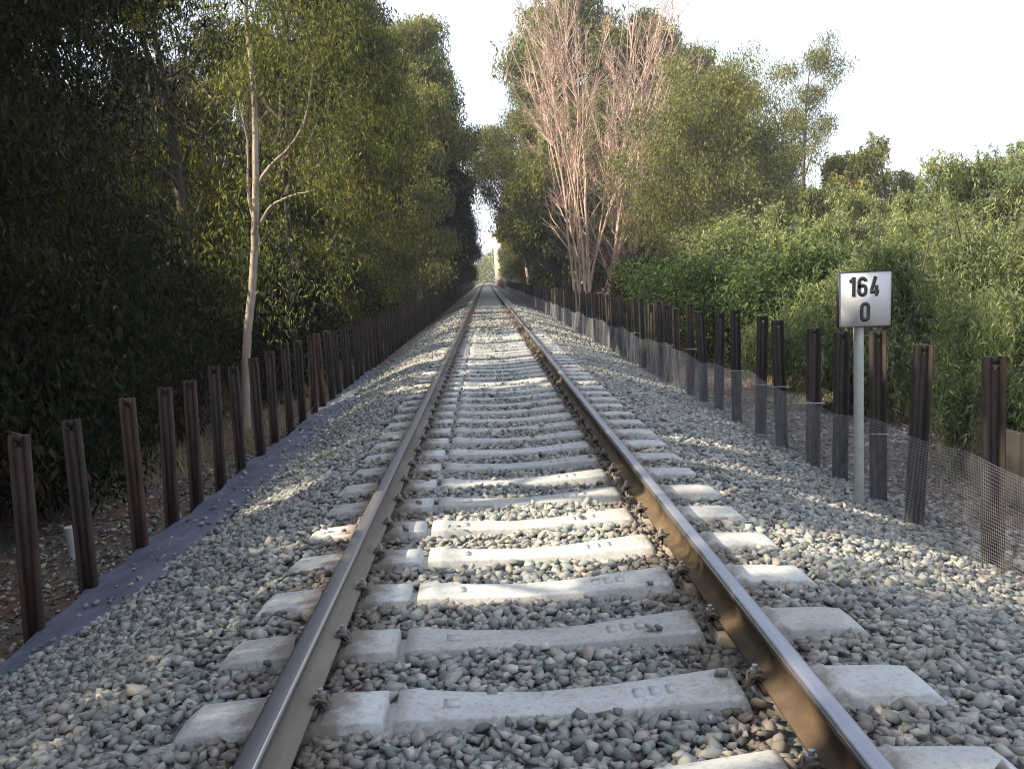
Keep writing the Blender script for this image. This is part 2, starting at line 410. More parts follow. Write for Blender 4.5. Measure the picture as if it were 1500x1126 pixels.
# ------------------------------------------------------------------ rails
def rail_profile(h=0.159, head=0.072, foot=0.14, web=0.017):
    a, f, w = head / 2, foot / 2, web / 2
    half = [(f, 0), (f, 0.011), (0.022, 0.027), (w, 0.045), (w, h - 0.055), (a - 0.006, h - 0.039), (a - 0.001, h - 0.034), (a, h - 0.014), (a - 0.006, h - 0.004), (a * 0.5, h)]
    pts = half + [(-x, y) for x, y in half[::-1]]
    return pts
def build_rail(sx, label, gauge_sign):
    pts = rail_profile()
    k = len(pts)
    mb = MB()
    mats = []
    for i in range(k):
        (x0, z0), (x1, z1) = pts[i], pts[(i + 1) % k]
        zm = (z0 + z1) / 2; xm = (x0 + x1) / 2
        if zm > 0.150: mats.append(1)
        elif zm > 0.143 and xm * gauge_sign > 0: mats.append(3)
        elif zm > 0.118: mats.append(2)
        else: mats.append(0)
    P = np.array(pts)
    P[:, 0] += XC + sx; P[:, 1] += 0.013
    ys_ = np.concatenate([np.arange(-2, 60, 1.5), np.arange(60, FAR, 10)])
    n = len(ys_)
    V = np.zeros((n, k, 3)); V[:, :, 0] = P[None, :, 0]; V[:, :, 2] = P[None, :, 1]; V[:, :, 1] = ys_[:, None]
    V[:, :, 0] += (0.004 * np.sin(ys_ * 0.35 + sx))[:, None] * (ys_ > 8)[:, None]
    idx = np.arange(n * k).reshape(n, k)
    q = np.stack([idx[:-1], idx[1:], np.roll(idx, -1, 1)[1:], np.roll(idx, -1, 1)[:-1]], -1)
    mb.add(V.reshape(-1, 3), q.reshape(-1, 4))
    mb.m4[-1] = np.tile(np.array(mats), n - 1)
    o = mb.build('rail', [MAT['rail_side'] if sx < 0 else MAT['rail_web_shaded'], MAT['rail_top'] if sx > 0 else MAT['rail_top_dim'], MAT['rail_dark'], MAT['rail_edge']])
    return tag(o, label, 'rail', 'rails of the railway track')
RAIL_S = 0.834 + 0.036
build_rail(-RAIL_S, 'left rail with a dark head and a dull brown side facing the camera', 1)
build_rail(RAIL_S, 'right rail with a shiny bluish top and patches of sun on its rusty web', -1)

# ------------------------------------------------------------------ sleepers with their rail clips
def sleeper_mesh(seed, detail=True):
    st = [(-1.335, -0.115, .125), (-1.30, -0.06, .132), (-1.24, -0.016, .138), (-1.02, 0.0, .142), (-0.985, 0.004, .143), (-0.975, -0.012, .143), (-0.772, -0.012, .143), (-0.765, 0.002, .143),
          (-0.66, 0.002, .142), (-0.556, 0.0, .140), (-0.552, -0.048, .140), (-0.518, -0.048, .140), (-0.514, 0.0, .140), (-0.43, 0.005, .138), (-0.415, -0.004, .136), (-0.25, -0.014, .118), (0.0, -0.022, .106),
          (0.25, -0.016, .112), (0.45, -0.002, .126), (0.60, 0.008, .140), (0.695, 0.012, .150), (0.722, 0.008, .152), (0.745, -0.06, .150), (0.785, -0.06, .146), (0.79, -0.012, .146), (0.965, -0.012, .146), (0.97, 0.002, .146),
          (1.035, 0.004, .146), (1.06, 0.014, .146), (1.085, 0.002, .146), (1.30, -0.006, .142), (1.385, -0.014, .138), (1.43, -0.05, .134), (1.46, -0.115, .126)]
    rr = np.random.default_rng(seed)
    S = []
    for s, z, w in st:
        c = 0.009; w = w * 0.90
        S.append([(s, -w - 0.02, -0.2), (s, -w, z - c), (s, -w + c * 0.9, z - 0.002), (s, -w * 0.4, z), (s, w * 0.4, z), (s, w - c * 0.9, z - 0.002), (s, w, z - c), (s, w + 0.02, -0.2)])
    V = np.array(S)
    V[:, 1:-1, 1] += rr.normal(0, 0.0008, V[:, 1:-1, 1].shape)
    V[:, 1:-1, 2] += rr.normal(0, 0.0006, V[:, 1:-1, 2].shape)
    n, k, _ = V.shape
    idx = np.arange(n * k).reshape(n, k)
    q = np.stack([idx[:-1, :-1], idx[1:, :-1], idx[1:, 1:], idx[:-1, 1:]], -1).reshape(-1, 4)
    mb = MB(); mb.add(V.reshape(-1, 3), q)
    for k2, sx in enumerate((0.36, 0.42, 0.48)):                     # cast marks
        zt = float(np.interp(sx, [a[0] for a in st], [a[1] for a in st]))
        mb.box(sx - 0.019, sx + 0.019, -0.035, 0.03, zt - 0.01, zt + 0.0045)
    zt = float(np.interp(-0.30, [a[0] for a in st], [a[1] for a in st]))
    mb.box(-0.345, -0.285, -0.03, 0.035, zt - 0.012, zt + 0.004)
    for e, rev in ((0, False), (n - 1, True)):
        c = V[e].mean(0); VV = np.vstack([V[e], c[None]]); i = np.arange(k - 1)
        t = np.stack([i, i + 1, np.full(k - 1, k)], 1)
        mb.add(VV, t[:, ::-1] if rev else t)
    return mb
def clip_parts(parent, s, side):
    """side=+1: clip stands on the +X side of the rail at s; plate bears on the rail foot, bolt and nut on top"""
    x = s + side * 0.088
    mb = MB()
    px = [(0.035, 0.018), (0.062, 0.026), (0.072, 0.044), (0.088, 0.050), (0.104, 0.044), (0.115, 0.020), (0.128, 0.010), (0.128, 0.002), (0.108, 0.004), (0.098, 0.030), (0.088, 0.036), (0.080, 0.030), (0.070, 0.016), (0.050, 0.012), (0.035, 0.012)]
    pts = [(s + side * a, b + 0.006) for a, b in px]
    mb.poly_prism(pts if side > 0 else pts[::-1], 'y', -0.032, 0.032)
    for dy in (-0.037, 0.037):
        P = np.array([[(s + side * 0.045, dy * 0.9, 0.036), (s + side * 0.075, dy, 0.062), (s + side * 0.112, dy * 0.8, 0.050), (s + side * 0.12, dy * 0.4, 0.02)]])
        mb.tubes(P, np.full((1, 4), 0.009), 6)
    clip = mb.build('rail_clip', MAT['clip'], parent)
    clip.location = (s * 0.2 + side * 0.0155, 0, -0.004); clip.scale = (0.8, 0.78, 0.82)
    nb = MB()
    a = np.arange(6) * np.pi / 3 + 0.3
    nb.poly_prism(np.stack([x + 0.024 * np.cos(a), 0.024 * np.sin(a)], 1), 'z', 0.052, 0.076)
    a = np.arange(8) * np.pi / 4
    nb.poly_prism(np.stack([x + 0.013 * np.cos(a), 0.013 * np.sin(a)], 1), 'z', 0.0761, 0.095)
    nb.build('bolt', MAT['nut'], clip)
def make_sleeper(seed, clips):
    root = empty('railway_sleeper')
    sleeper_mesh(seed).build('body', MAT['concrete'], root)
    if clips:
        for s in (-RAIL_S, RAIL_S):
            for side in (-1, 1): clip_parts(root, s, side)
            pb = MB(); pb.box(s - 0.078, s + 0.078, -0.075, 0.075, -0.010, 0.0125)
            pb.build('rail_pad', MAT['pad'], root)
    return root
ORD = 'nearest second third fourth fifth sixth seventh eighth ninth tenth eleventh twelfth thirteenth fourteenth fifteenth sixteenth seventeenth eighteenth nineteenth twentieth'.split()
SY0, SPITCH = 3.125, 0.60
protos = [make_sleeper(100 + i, True) for i in range(4)]
bare_proto = make_sleeper(200, False)
N_SLEEPER = 285
rr = random.Random(3)
feat = {0: 'cut off by the bottom edge', 1: 'the nearest one seen whole, in shade', 2: 'in shade', 3: 'faintly sunlit in its middle', 4: 'partly sunlit', 5: 'brightly sunlit across its middle', 6: 'sunlit', 7: 'with sun on its right half'}
for k in range(N_SLEEPER):
    if k < 4: o = protos[k]
    elif k == 70: o = bare_proto
    elif k < 70: o = copy_tree(protos[k % 4])
    else: o = copy_tree(bare_proto)
    o.location = (XC + rr.uniform(-0.012, 0.012), SY0 + SPITCH * (k - 1) + rr.uniform(-0.008, 0.008), 0)
    o.rotation_euler = (0, 0, rr.uniform(-0.006, 0.006))
    if k < 20:
        lab = 'grey concrete sleeper, %s %s along the track' % (ORD[k] + (' one' if k == 0 else ''), 'from the camera' if k else '')
        lab = ' '.join(lab.split())
        if k in feat: lab = 'grey concrete sleeper %s, %s along the track' % (feat[k], ORD[k])
    else:
        lab = 'grey concrete sleeper in the distance, beyond the twentieth one along the track'
    tag(o, lab, 'sleeper', 'concrete sleepers under the rails')

# ------------------------------------------------------------------ ballast stones (uncountable)
def stone_protos(n, npts, seed):
    import bmesh
    out = []
    r = np.random.default_rng(seed)
    for i in range(n):
        p = np.array([(a, b, c) for a in (-1, 1) for b in (-1, 1) for c in (-1, 1)], float) * 0.60
        p += r.normal(0, 0.25, p.shape)                                  # a broken block: few corners, flat faces, sharp edges
        q = r.normal(size=(npts, 3)); q /= np.linalg.norm(q, axis=1, keepdims=True)
        p = np.vstack([p[r.permutation(8)[:7]], q[:max(0, npts - 7)] * 0.9])
        p *= np.array([1.0, r.uniform(0.55, 0.95), r.uniform(0.42, 0.75)])
        bm = bmesh.new()
        for q in p: bm.verts.new(q)
        bm.verts.ensure_lookup_table()
        res = bmesh.ops.convex_hull(bm, input=bm.verts)
        junk = [v for v in bm.verts if not v.link_faces]
        bmesh.ops.delete(bm, geom=junk, context='VERTS')
        bmesh.ops.triangulate(bm, faces=bm.faces)
        bmesh.ops.recalc_face_normals(bm, faces=bm.faces)
        bm.verts.index_update()
        V = np.array([v.co[:] for v in bm.verts]); F = np.array([[v.index for v in f.verts] for f in bm.faces])
        bm.free(); out.append((V, F))
    return out
def rot_mats(m, r):
    q = r.normal(size=(m, 4)); q /= np.linalg.norm(q, axis=1, keepdims=True)
    w, x, y, z = q.T
    return np.stack([1 - 2 * (y * y + z * z), 2 * (x * y - z * w), 2 * (x * z + y * w), 2 * (x * y + z * w), 1 - 2 * (x * x + z * z), 2 * (y * z - x * w), 2 * (x * z - y * w), 2 * (y * z + x * w), 1 - 2 * (x * x + y * y)], 1).reshape(m, 3, 3)
def flat_rot(m, r):
    """mostly lying on a broad side: spin about z, then a moderate tilt"""
    a = r.uniform(0, 2 * np.pi, m); t = r.normal(0, 0.45, m); b = r.uniform(0, 2 * np.pi, m)
    ca, sa = np.cos(a), np.sin(a)
    Rz = np.zeros((m, 3, 3)); Rz[:, 0, 0] = ca; Rz[:, 0, 1] = -sa; Rz[:, 1, 0] = sa; Rz[:, 1, 1] = ca; Rz[:, 2, 2] = 1
    ax = np.stack([np.cos(b), np.sin(b), np.zeros(m)], 1)
    K = np.zeros((m, 3, 3)); K[:, 0, 2] = ax[:, 1]; K[:, 1, 2] = -ax[:, 0]; K[:, 2, 0] = -ax[:, 1]; K[:, 2, 1] = ax[:, 0]
    I = np.eye(3)[None]
    Rt = I + np.sin(t)[:, None, None] * K + (1 - np.cos(t))[:, None, None] * (K @ K)
    return Rt @ Rz
def scatter(mb, C, R_, protos_, r):
    pick = r.integers(0, len(protos_), len(C))
    rot = flat_rot(len(C), r)
    for i, (V, F) in enumerate(protos_):
        ii = np.where(pick == i)[0]
        if not len(ii): continue
        W = np.einsum('mij,vj->mvi', rot[ii], V) * R_[ii][:, None, None] + C[ii][:, None, :]
        FF = F[None] + (np.arange(len(ii)) * len(V))[:, None, None]
        mb.add(W.reshape(-1, 3), FF.reshape(-1, 3))
def jitter_grid(x0, x1, y0, y1, d, r):
    X, Y = np.meshgrid(np.arange(x0, x1, d), np.arange(y0, y1, d))
    X = X.ravel() + r.uniform(-.55, .55, X.size) * d; Y = Y.ravel() + r.uniform(-.55, .55, Y.size) * d
    return X, Y
def over_sleeper(s, y, pad=0.0):
    k = np.round((y - SY0) / SPITCH); dy = np.abs(y - (SY0 + k * SPITCH))
    hw = np.interp(s, [-1.33, -0.42, 0.0, 0.5, 0.72, 1.45], [.117, .126, .096, .117, .137, .117]) - pad
    pocket = (s > 0.745) & (s < 0.79)
    return (dy < hw) & (s > -1.31 + pad) & (s < 1.44 - pad) & ~pocket
def ballast(y0, y1, d, rad, layers, protos_, r, mb):
    for ly in range(layers):
        x, y = jitter_grid(-3.0, 3.75, y0, y1, d, r)
        s = x - XC
        left_edge = -2.46 - 0.95 * (1 - smooth(4.3, 6.6, y)) + 0.05 * np.sin(y * 1.7) + 0.05 * np.sin(y * 4.1 + 1) + r.normal(0, 0.035, len(y))
        right_edge = 3.0 + 0.10 * np.sin(y * 1.1) + r.exponential(0.16, len(y))
        keep = (s > left_edge) & (s < right_edge)
        keep &= ~((y < 26) & over_sleeper(s, y, -0.006)) | ((r.random(len(y)) < 0.003) & (np.abs(np.abs(s) - RAIL_S) > 0.15))
        keep |= (r.random(len(y)) < 0.035 / layers) & (s > -3.32) & (s <= left_edge) & (y > 4.4) & (y < 24)
        keep &= ~(np.abs(np.abs(s) - RAIL_S) < 0.055)
        x, y, s = x[keep], y[keep], s[keep]
        R_ = rad * np.clip(np.exp(r.normal(0, 0.26, len(x))), 0.5, 1.45)
        z = bed_z(s) - 0.012 + ly * rad * 0.72 + r.normal(0, rad * 0.30, len(x)) - (layers - 1) * rad * 0.75
        nr = np.abs(np.abs(s) - RAIL_S) < 0.10
        z = np.where(nr, np.minimum(z, -0.045 - R_ * 0.2), z)
        z += np.where((np.abs(s) < 0.6), -0.006, 0) + 0.012 * np.sin(y * 2.3 + s * 3)
        z = np.where(s <= left_edge[keep], bed_z(s) + 0.022, z)
        on = over_sleeper(s, y, -0.006); z = np.where(on, 0.012 + R_ * 0.3, z)
        scatter(mb, np.stack([x, y, z], 1), R_, protos_, r)
rb = np.random.default_rng(11)
mb = MB()
PR_HI = stone_protos(18, 10, 1); PR_MID = stone_protos(8, 11, 2); PR_LO = stone_protos(6, 7, 3)
ballast(1.5, 8.5, 0.0385, 0.0295, 2, PR_HI, rb, mb)
ballast(8.5, 22, 0.042, 0.031, 1, PR_MID, rb, mb)
ballast(22, 48, 0.066, 0.042, 1, PR_LO, rb, mb)
tag(mb.build('ballast_stones', MAT['stone']), 'grey crushed stone ballast heaped round the sleepers', 'ballast', kind='stuff')

# scattered stones and dry leaves on the ground beyond the fences
mb = MB()
for (x0, x1, y0, y1, d) in ((3.0, 6.2, 3.0, 14, 0.085), (-5.6, -3.2, 4.0, 14, 0.11)):
    x, y = jitter_grid(x0, x1, y0, y1, d, rb)
    k = rb.random(len(x)) < 0.75; x, y = x[k], y[k]
    R_ = 0.024 * np.exp(rb.normal(0, 0.35, len(x)))
    scatter(mb, np.stack([x, y, ground_z(x, y) - 0.01 + R_ * 0.2], 1), R_, PR_LO, rb)
tag(mb.build('loose_stones', MAT['stone']), 'loose stones scattered over the soil beyond the posts', 'stones', kind='stuff')
mb = MB()
for (x0, x1, y0, y1, n) in ((-9, -3.3, 3.5, 16, 9000), (3.0, 8.0, 3.0, 16, 6000), (-10, -3.3, 16, 40, 6000), (3.2, 12, 16, 40, 5000)):
    x = rb.uniform(x0, x1, n); y = rb.uniform(y0, y1, n)
    C = np.stack([x, y, ground_z(x, y) - 0.012 + rb.uniform(0.0, 0.02, n)], 1)
    D = rb.normal(size=(n, 3)); D[:, 2] = rb.normal(0, 0.18, n)
    mb.leaves(C, D, rb.uniform(0.06, 0.13, n), rb.uniform(0.015, 0.035, n), rb)
tag(mb.build('leaf_litter', MAT['litter']), 'dry fallen leaves covering the soil beside the fences', 'leaf litter', kind='stuff')

# ------------------------------------------------------------------ the geotextile strip on the left
def geotextile():
    ys_ = np.arange(4.35, 24, 0.12); m = 14
    V = np.zeros((len(ys_), m, 3))
    for i, y in enumerate(ys_):
        t1 = smooth(13, 24, y)
        a = -2.40 - 0.62 * t1 + 0.05 * np.sin(y * 2.1) + 0.025 * np.sin(y * 5.3) - 0.95 * (1 - smooth(4.3, 6.6, y))
        b = -3.36 + 0.05 * np.sin(y * 1.3 + 1) + 0.03 * np.sin(y * 5.0)
        s = np.linspace(b, a, m)
        V[i, :, 0] = XC + s; V[i, :, 1] = y
        V[i, :, 2] = bed_z(s) + 0.012 + 0.018 * np.sin(y * 2.6 + s * 5) * np.sin(s * 3.1 + y) + 0.010 * np.sin(y * 7 + s * 9)
        V[i, -3:, 2] -= np.array([0.0, 0.012, 0.035])
        V[i, 0, 2] += 0.015
    top = V.reshape(-1, 3); bot = top - np.array([0, 0, 0.006])
    n = len(ys_); idx = np.arange(n * m).reshape(n, m)
    q = np.stack([idx[:-1, :-1], idx[:-1, 1:], idx[1:, 1:], idx[1:, :-1]], -1).reshape(-1, 4)
    mb = MB(); mb.add(top, q); mb.add(bot, q[:, ::-1])
    for col in (0, m - 1):
        e = idx[:, col]
        W = np.vstack([top[e], bot[e]]); i = np.arange(n - 1)
        mb.add(W, np.stack([i, i + 1, i + 1 + n, i + n], 1))
    return mb.build('geotextile', MAT['geo'], smooth=True)
tag(geotextile(), 'dark bluish ground cloth strip running along the foot of the left posts', 'ground cloth')

# ------------------------------------------------------------------ fence posts made of old rails
def post_mesh(h, seed, below=0.25, d=0.145, ft=0.125):
    """an old rail on end: its web crosses the line of sight along the track; head and foot are edges"""
    mb = MB(); hd, w = ft * 0.5, 0.014
    mb.poly_prism([(-d / 2, -hd / 2), (-d / 2 + 0.032, -hd / 2), (-d / 2 + 0.044, -w / 2), (-d / 2 + 0.044, w / 2), (-d / 2 + 0.032, hd / 2), (-d / 2, hd / 2)], 'z', -below, h)
    mb.poly_prism([(d / 2, -ft / 2), (d / 2, ft / 2), (d / 2 - 0.009, ft / 2), (d / 2 - 0.02, w / 2), (d / 2 - 0.02, -w / 2), (d / 2 - 0.009, -ft / 2)], 'z', -below, h)
    x0, x1 = -d / 2 + 0.0441, d / 2 - 0.0201
    hz0, hz1 = h - 0.085, h - 0.052
    hx0, hx1 = (x0 + x1) / 2 - 0.016, (x0 + x1) / 2 + 0.016
    mb.box(x0, x1, -w / 2, w / 2, -below, hz0)
    mb.box(x0, x1, -w / 2, w / 2, hz1, h)
    mb.box(x0, hx0, -w / 2, w / 2, hz0, hz1)
    mb.box(hx1, x1, -w / 2, w / 2, hz0, hz1)
    return mb
POST_R = [4.55, 5.59, 6.67, 7.36, 8.16, 8.92, 9.82, 10.65, 11.6, 12.6]
POST_L = [5.2, 6.2, 7.08, 8.09, 9.02, 9.80, 10.66, 11.52, 12.5, 13.5, 14.48, 15.5, 16.6]
prand = random.Random(8)
while len(POST_R) < 300: POST_R.append(POST_R[-1] + prand.uniform(0.80, 0.92))
while len(POST_L) < 300: POST_L.append(POST_L[-1] + prand.uniform(0.86, 0.98))
NI = 146
pm = {}
def post_row(side, posts):
    base_s = 3.06 if side > 0 else -3.36
    hh = 1.40
    base_o = None
    for i, y in enumerate(posts[:NI + (1 if side > 0 else 0)]):
        if base_o is None:
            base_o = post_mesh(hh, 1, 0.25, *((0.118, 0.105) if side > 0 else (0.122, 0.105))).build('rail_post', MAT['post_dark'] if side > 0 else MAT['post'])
            o = base_o
        else:
            o = base_o.copy(); COL.objects.link(o)
        zj = prand.uniform(-0.06, 0.05)
        s = base_s + prand.uniform(-0.02, 0.02)
        o.location = (XC + s, y, float(bed_z(s)) + 0.01 + zj)
        lx, ly = prand.gauss(0, 0.016), prand.gauss(0, 0.016)
        if side > 0 and i == 2: ly = 0.055
        if side > 0 and i == 1: ly = 0.0
        if side < 0 and i in (1, 4): ly = -0.03
        rz = prand.uniform(-0.14, 0.14)
        if side < 0: rz += math.pi
        o.rotation_euler = (lx, ly, rz)
        nm = 'right' if side > 0 else 'left'
        if i < 20:
            n = ORD[i] + (' one' if i == 0 else ' from the camera')
            if side > 0: lab = 'dark rail post behind wire mesh, %s in the right row' % n
            else: lab = 'rusty brown rail post by the ground cloth, %s in the left row' % n
        elif i < 150:
            lab = ('dark rail post far along the right row, beyond the twentieth' if side > 0 else 'rusty rail post far along the left row, beyond the twentieth')
        tag(o, lab, 'fence post', 'rail posts of the %s row' % nm)
        if side > 0 and 0 < i < 40 and prand.random() < 0.55:
            mb = MB(); a = np.linspace(0, 2 * np.pi, 17)
            z = 0.62 + prand.uniform(-0.08, 0.06) - (0.17 if i == 1 else 0)
            ring = [(0.090, -0.070), (0.02, -0.072), (-0.06, -0.050), (-0.085, 0.0), (-0.06, 0.050), (0.02, 0.072), (0.090, 0.07), (0.098, 0), (0.090, -0.070)]
            P = np.array([[(x, y2, z + 0.012 * math.sin(j)) for j, (x, y2) in enumerate(ring)]])
            mb.tubes(P, np.full((1, len(ring)), 0.0045), 5)
            mb.build('wire_tie', MAT['tie'], o)
    # the rest, too far off to be told apart
    mb = MB()
    for y in posts[NI + (1 if side > 0 else 0):]:
        x = XC + base_s; z = float(bed_z(base_s))
        mb.box(x - 0.07, x + 0.07, y - 0.05, y + 0.05, z - 0.2, z + 1.4 + prand.uniform(-0.06, 0.05))
    tag(mb.build('distant_posts', MAT['post']), 'far end of the %s row of posts, merging into one dark line' % nm, 'fence posts', kind='stuff')
post_row(1, POST_R)
post_row(-1, POST_L)

# ------------------------------------------------------------------ wire mesh along the right posts
def wire_fence():
    mb = MB(); r = np.random.default_rng(21)
    X0 = XC + 3.06 - 0.105; H = 0.68
    def xo(y, z): return X0 + 0.018 * np.sin(y * 1.9) + 0.012 * np.sin(y * 5.1 + z * 4) + 0.02 * z * np.sin(y * 0.9)
    zb = float(bed_z(2.95)) - 0.02
    def top(y): return H + 0.035 * np.sin(y * 1.3) + 0.02 * np.sin(y * 3.7)
    for (y0, y1, cell, rad, k, hseg) in ((4.0, 16, 0.021, 0.00115, 4, 0.10), (16, 45, 0.042, 0.0025, 3, 0.25), (45, 150, 0.084, 0.0052, 3, 0.8)):
        y = np.arange(y0, y1, cell); m = len(y)
        t = np.linspace(0, 1, 6)
        Z = t[None] * top(y)[:, None]; Y = np.repeat(y[:, None], 6, 1) + 0.002 * np.sin(Z * 30)
        P = np.stack([xo(Y, Z), Y, zb + Z], -1)
        mb.tubes(P, np.full((m, 6), rad), k)
        yy = np.arange(y0, y1 + hseg * 0.5, hseg)
        nz = int(H / cell)
        for j in range(nz + 1):
            f = j / nz
            Z = f * top(yy)
            P = np.stack([xo(yy, Z) + rad * 1.2, yy, zb + Z + 0.003 * np.sin(yy * 9 + j)], -1)[None]
            mb.tubes(P, np.full((1, len(yy)), rad), k)
    return mb.build('wire_mesh_fence', MAT['wire'])
tag(wire_fence(), 'low galvanised wire mesh stretched along the right row of posts', 'wire mesh')

# ------------------------------------------------------------------ kilometre sign
def ribbon(mb, path, w, x0, z0, sc, yb, yf):
    """stroke of constant width w along path in the XZ plane, mitred, as a thin plate from yb to yf (front)"""
    P = np.array(path, float); n = len(P)
    T = np.gradient(P, axis=0); T /= np.linalg.norm(T, axis=1, keepdims=True)
    N = np.stack([-T[:, 1], T[:, 0]], 1)
    for i in range(1, n - 1):
        a = P[i] - P[i - 1]; b = P[i + 1] - P[i]; a /= np.linalg.norm(a); b /= np.linalg.norm(b)
        c = (a + b); c /= np.linalg.norm(c); N[i] = np.array([-c[1], c[0]]) / max(0.5, float(c @ a))
    A = (P + N * w / 2) * sc + [x0, z0]; B = (P - N * w / 2) * sc + [x0, z0]
    def at(Q, y): return np.stack([Q[:, 0], np.full(n, y), Q[:, 1]], 1)
    i = np.arange(n - 1)
    V = np.vstack([at(A, yf), at(B, yf), at(A, yb), at(B, yb)])
    mb.add(V, np.vstack([np.stack([i, i + n, i + 1 + n, i + 1], 1), np.stack([i + 2 * n, i, i + 1, i + 1 + 2 * n], 1), np.stack([i + n, i + 3 * n, i + 1 + 3 * n, i + 1 + n], 1)]))
    for e in (0, n - 1):
        mb.add([V[e], V[e + n], V[e + 3 * n], V[e + 2 * n]], [(0, 1, 2, 3)])
def arc(cx, cz, rx, rz, a0, a1, n=12):
    return [(cx + rx * math.cos(RAD(a)), cz + rz * math.sin(RAD(a))) for a in np.linspace(a0, a1, n)]
def digit(ch):
    """strokes in a cell 0..0.42 wide, 0..1 high (centre lines)"""
    if ch == '1': return [[(0.04, 0.74), (0.135, 0.83), (0.22, 0.93)], [(0.235, 0.0), (0.235, 0.5), (0.235, 1.0)]]
    if ch == '0': return [arc(0.21, 0.73, 0.155, 0.19, 0, 180) + arc(0.21, 0.27, 0.155, 0.19, 180, 360) + [(0.365, 0.73), (0.3645, 0.745)]]
    if ch == '6': return [[(0.365, 0.76)] + arc(0.21, 0.75, 0.155, 0.17, 5, 180) + [(0.055, 0.5)] + arc(0.21, 0.25, 0.155, 0.17, 180, 360) + arc(0.21, 0.40, 0.155, 0.16, 0, 165)]
    if ch == '4': return [[(0.25, 1.0), (0.16, 0.65), (0.05, 0.26)], [(0.0, 0.225), (0.2, 0.225), (0.42, 0.225)], [(0.30, 0.0), (0.30, 0.3), (0.30, 0.56)]]
sign = tag(empty('kilometre_sign', (2.93, 7.12, -0.46)), 'white square sign reading 164 over 0 on a grey metal pole', 'sign')
mb = MB()
a = np.arange(20) * 2 * np.pi / 20
mb.poly_prism(np.stack([0.038 * np.cos(a), 0.038 * np.sin(a)], 1), 'z', -0.3, 1.86)
mb.build('pole', MAT['zinc'], sign)
PL, PZ0, PZ1 = 0.205, 1.455, 1.875
plate_e = MB()
plate_e.box(-PL, PL, -0.072, -0.042, PZ0, PZ1)
plate = plate_e.build('sign_plate', MAT['white'], sign)
plate.rotation_euler = (0, RAD(0.8), 0)
rim = MB()
t = 0.008
rim.box(-PL - t, -PL, -0.075, -0.036, PZ0 - t, PZ1 + t); rim.box(PL, PL + t, -0.075, -0.036, PZ0 - t, PZ1 + t)
rim.box(-PL, PL, -0.075, -0.036, PZ0 - t, PZ0); rim.box(-PL, PL, -0.075, -0.036, PZ1, PZ1 + t)
rim.build('rim', MAT['black'], plate)
dg = MB(); DH = 0.152
def put(ch, x, z):
    for si, st in enumerate(digit(ch)):
        st = [(p[0] * 1.12, p[1]) for p in st]
        ribbon(dg, st, 0.185, x, z, DH, -0.0722, -0.0738 - 0.0003 * si)
put('1', -0.132, PZ0 + 0.232); put('6', -0.060, PZ0 + 0.232); put('4', 0.038, PZ0 + 0.232)
put('0', -0.036, PZ0 + 0.034)
bk = MB()
for zz in (PZ0 + 0.008, PZ1 - 0.03):
    bk.box(-0.05, 0.05, -0.0419, 0.044, zz, zz + 0.022)
bk.build('bracket', MAT['zinc'], sign)
dg.build('digits', MAT['black'], plate)

# ------------------------------------------------------------------ little things beside the track
mb = MB()
a = np.arange(14) * 2 * np.pi / 14
mb.poly_prism(np.stack([0.055 * np.cos(a), 0.055 * np.sin(a)], 1), 'z', -0.2, 0.30)
st_ = mb.build('marker_stub', MAT['concrete'])
st_.location = (-4.2, 8.88, float(ground_z(-4.2, 8.88))); st_.rotation_euler = (0.04, -0.05, 0)
tag(st_, 'short pale pipe stub sticking out of the soil behind the left posts', 'marker')

# beige panel wall beyond the right fence
wallr = tag(empty('panel_wall', (4.85, 0, -0.85)), 'low beige panel wall half hidden under bushes beyond the right posts', 'wall')
y = 3.2; wr = random.Random(4)
while y < 9.6:
    w = wr.uniform(0.36, 0.52); h = 0.76 + wr.uniform(-0.12, 0.06); mb = MB()
    dx = wr.uniform(-0.02, 0.02)
    mb.box(dx, dx + 0.07, y, y + w - 0.02, -0.2, h); p_ = mb.build('panel', MAT['wall'], wallr)
    p_.rotation_euler = (0, wr.uniform(-0.02, 0.03), 0)
    y += w

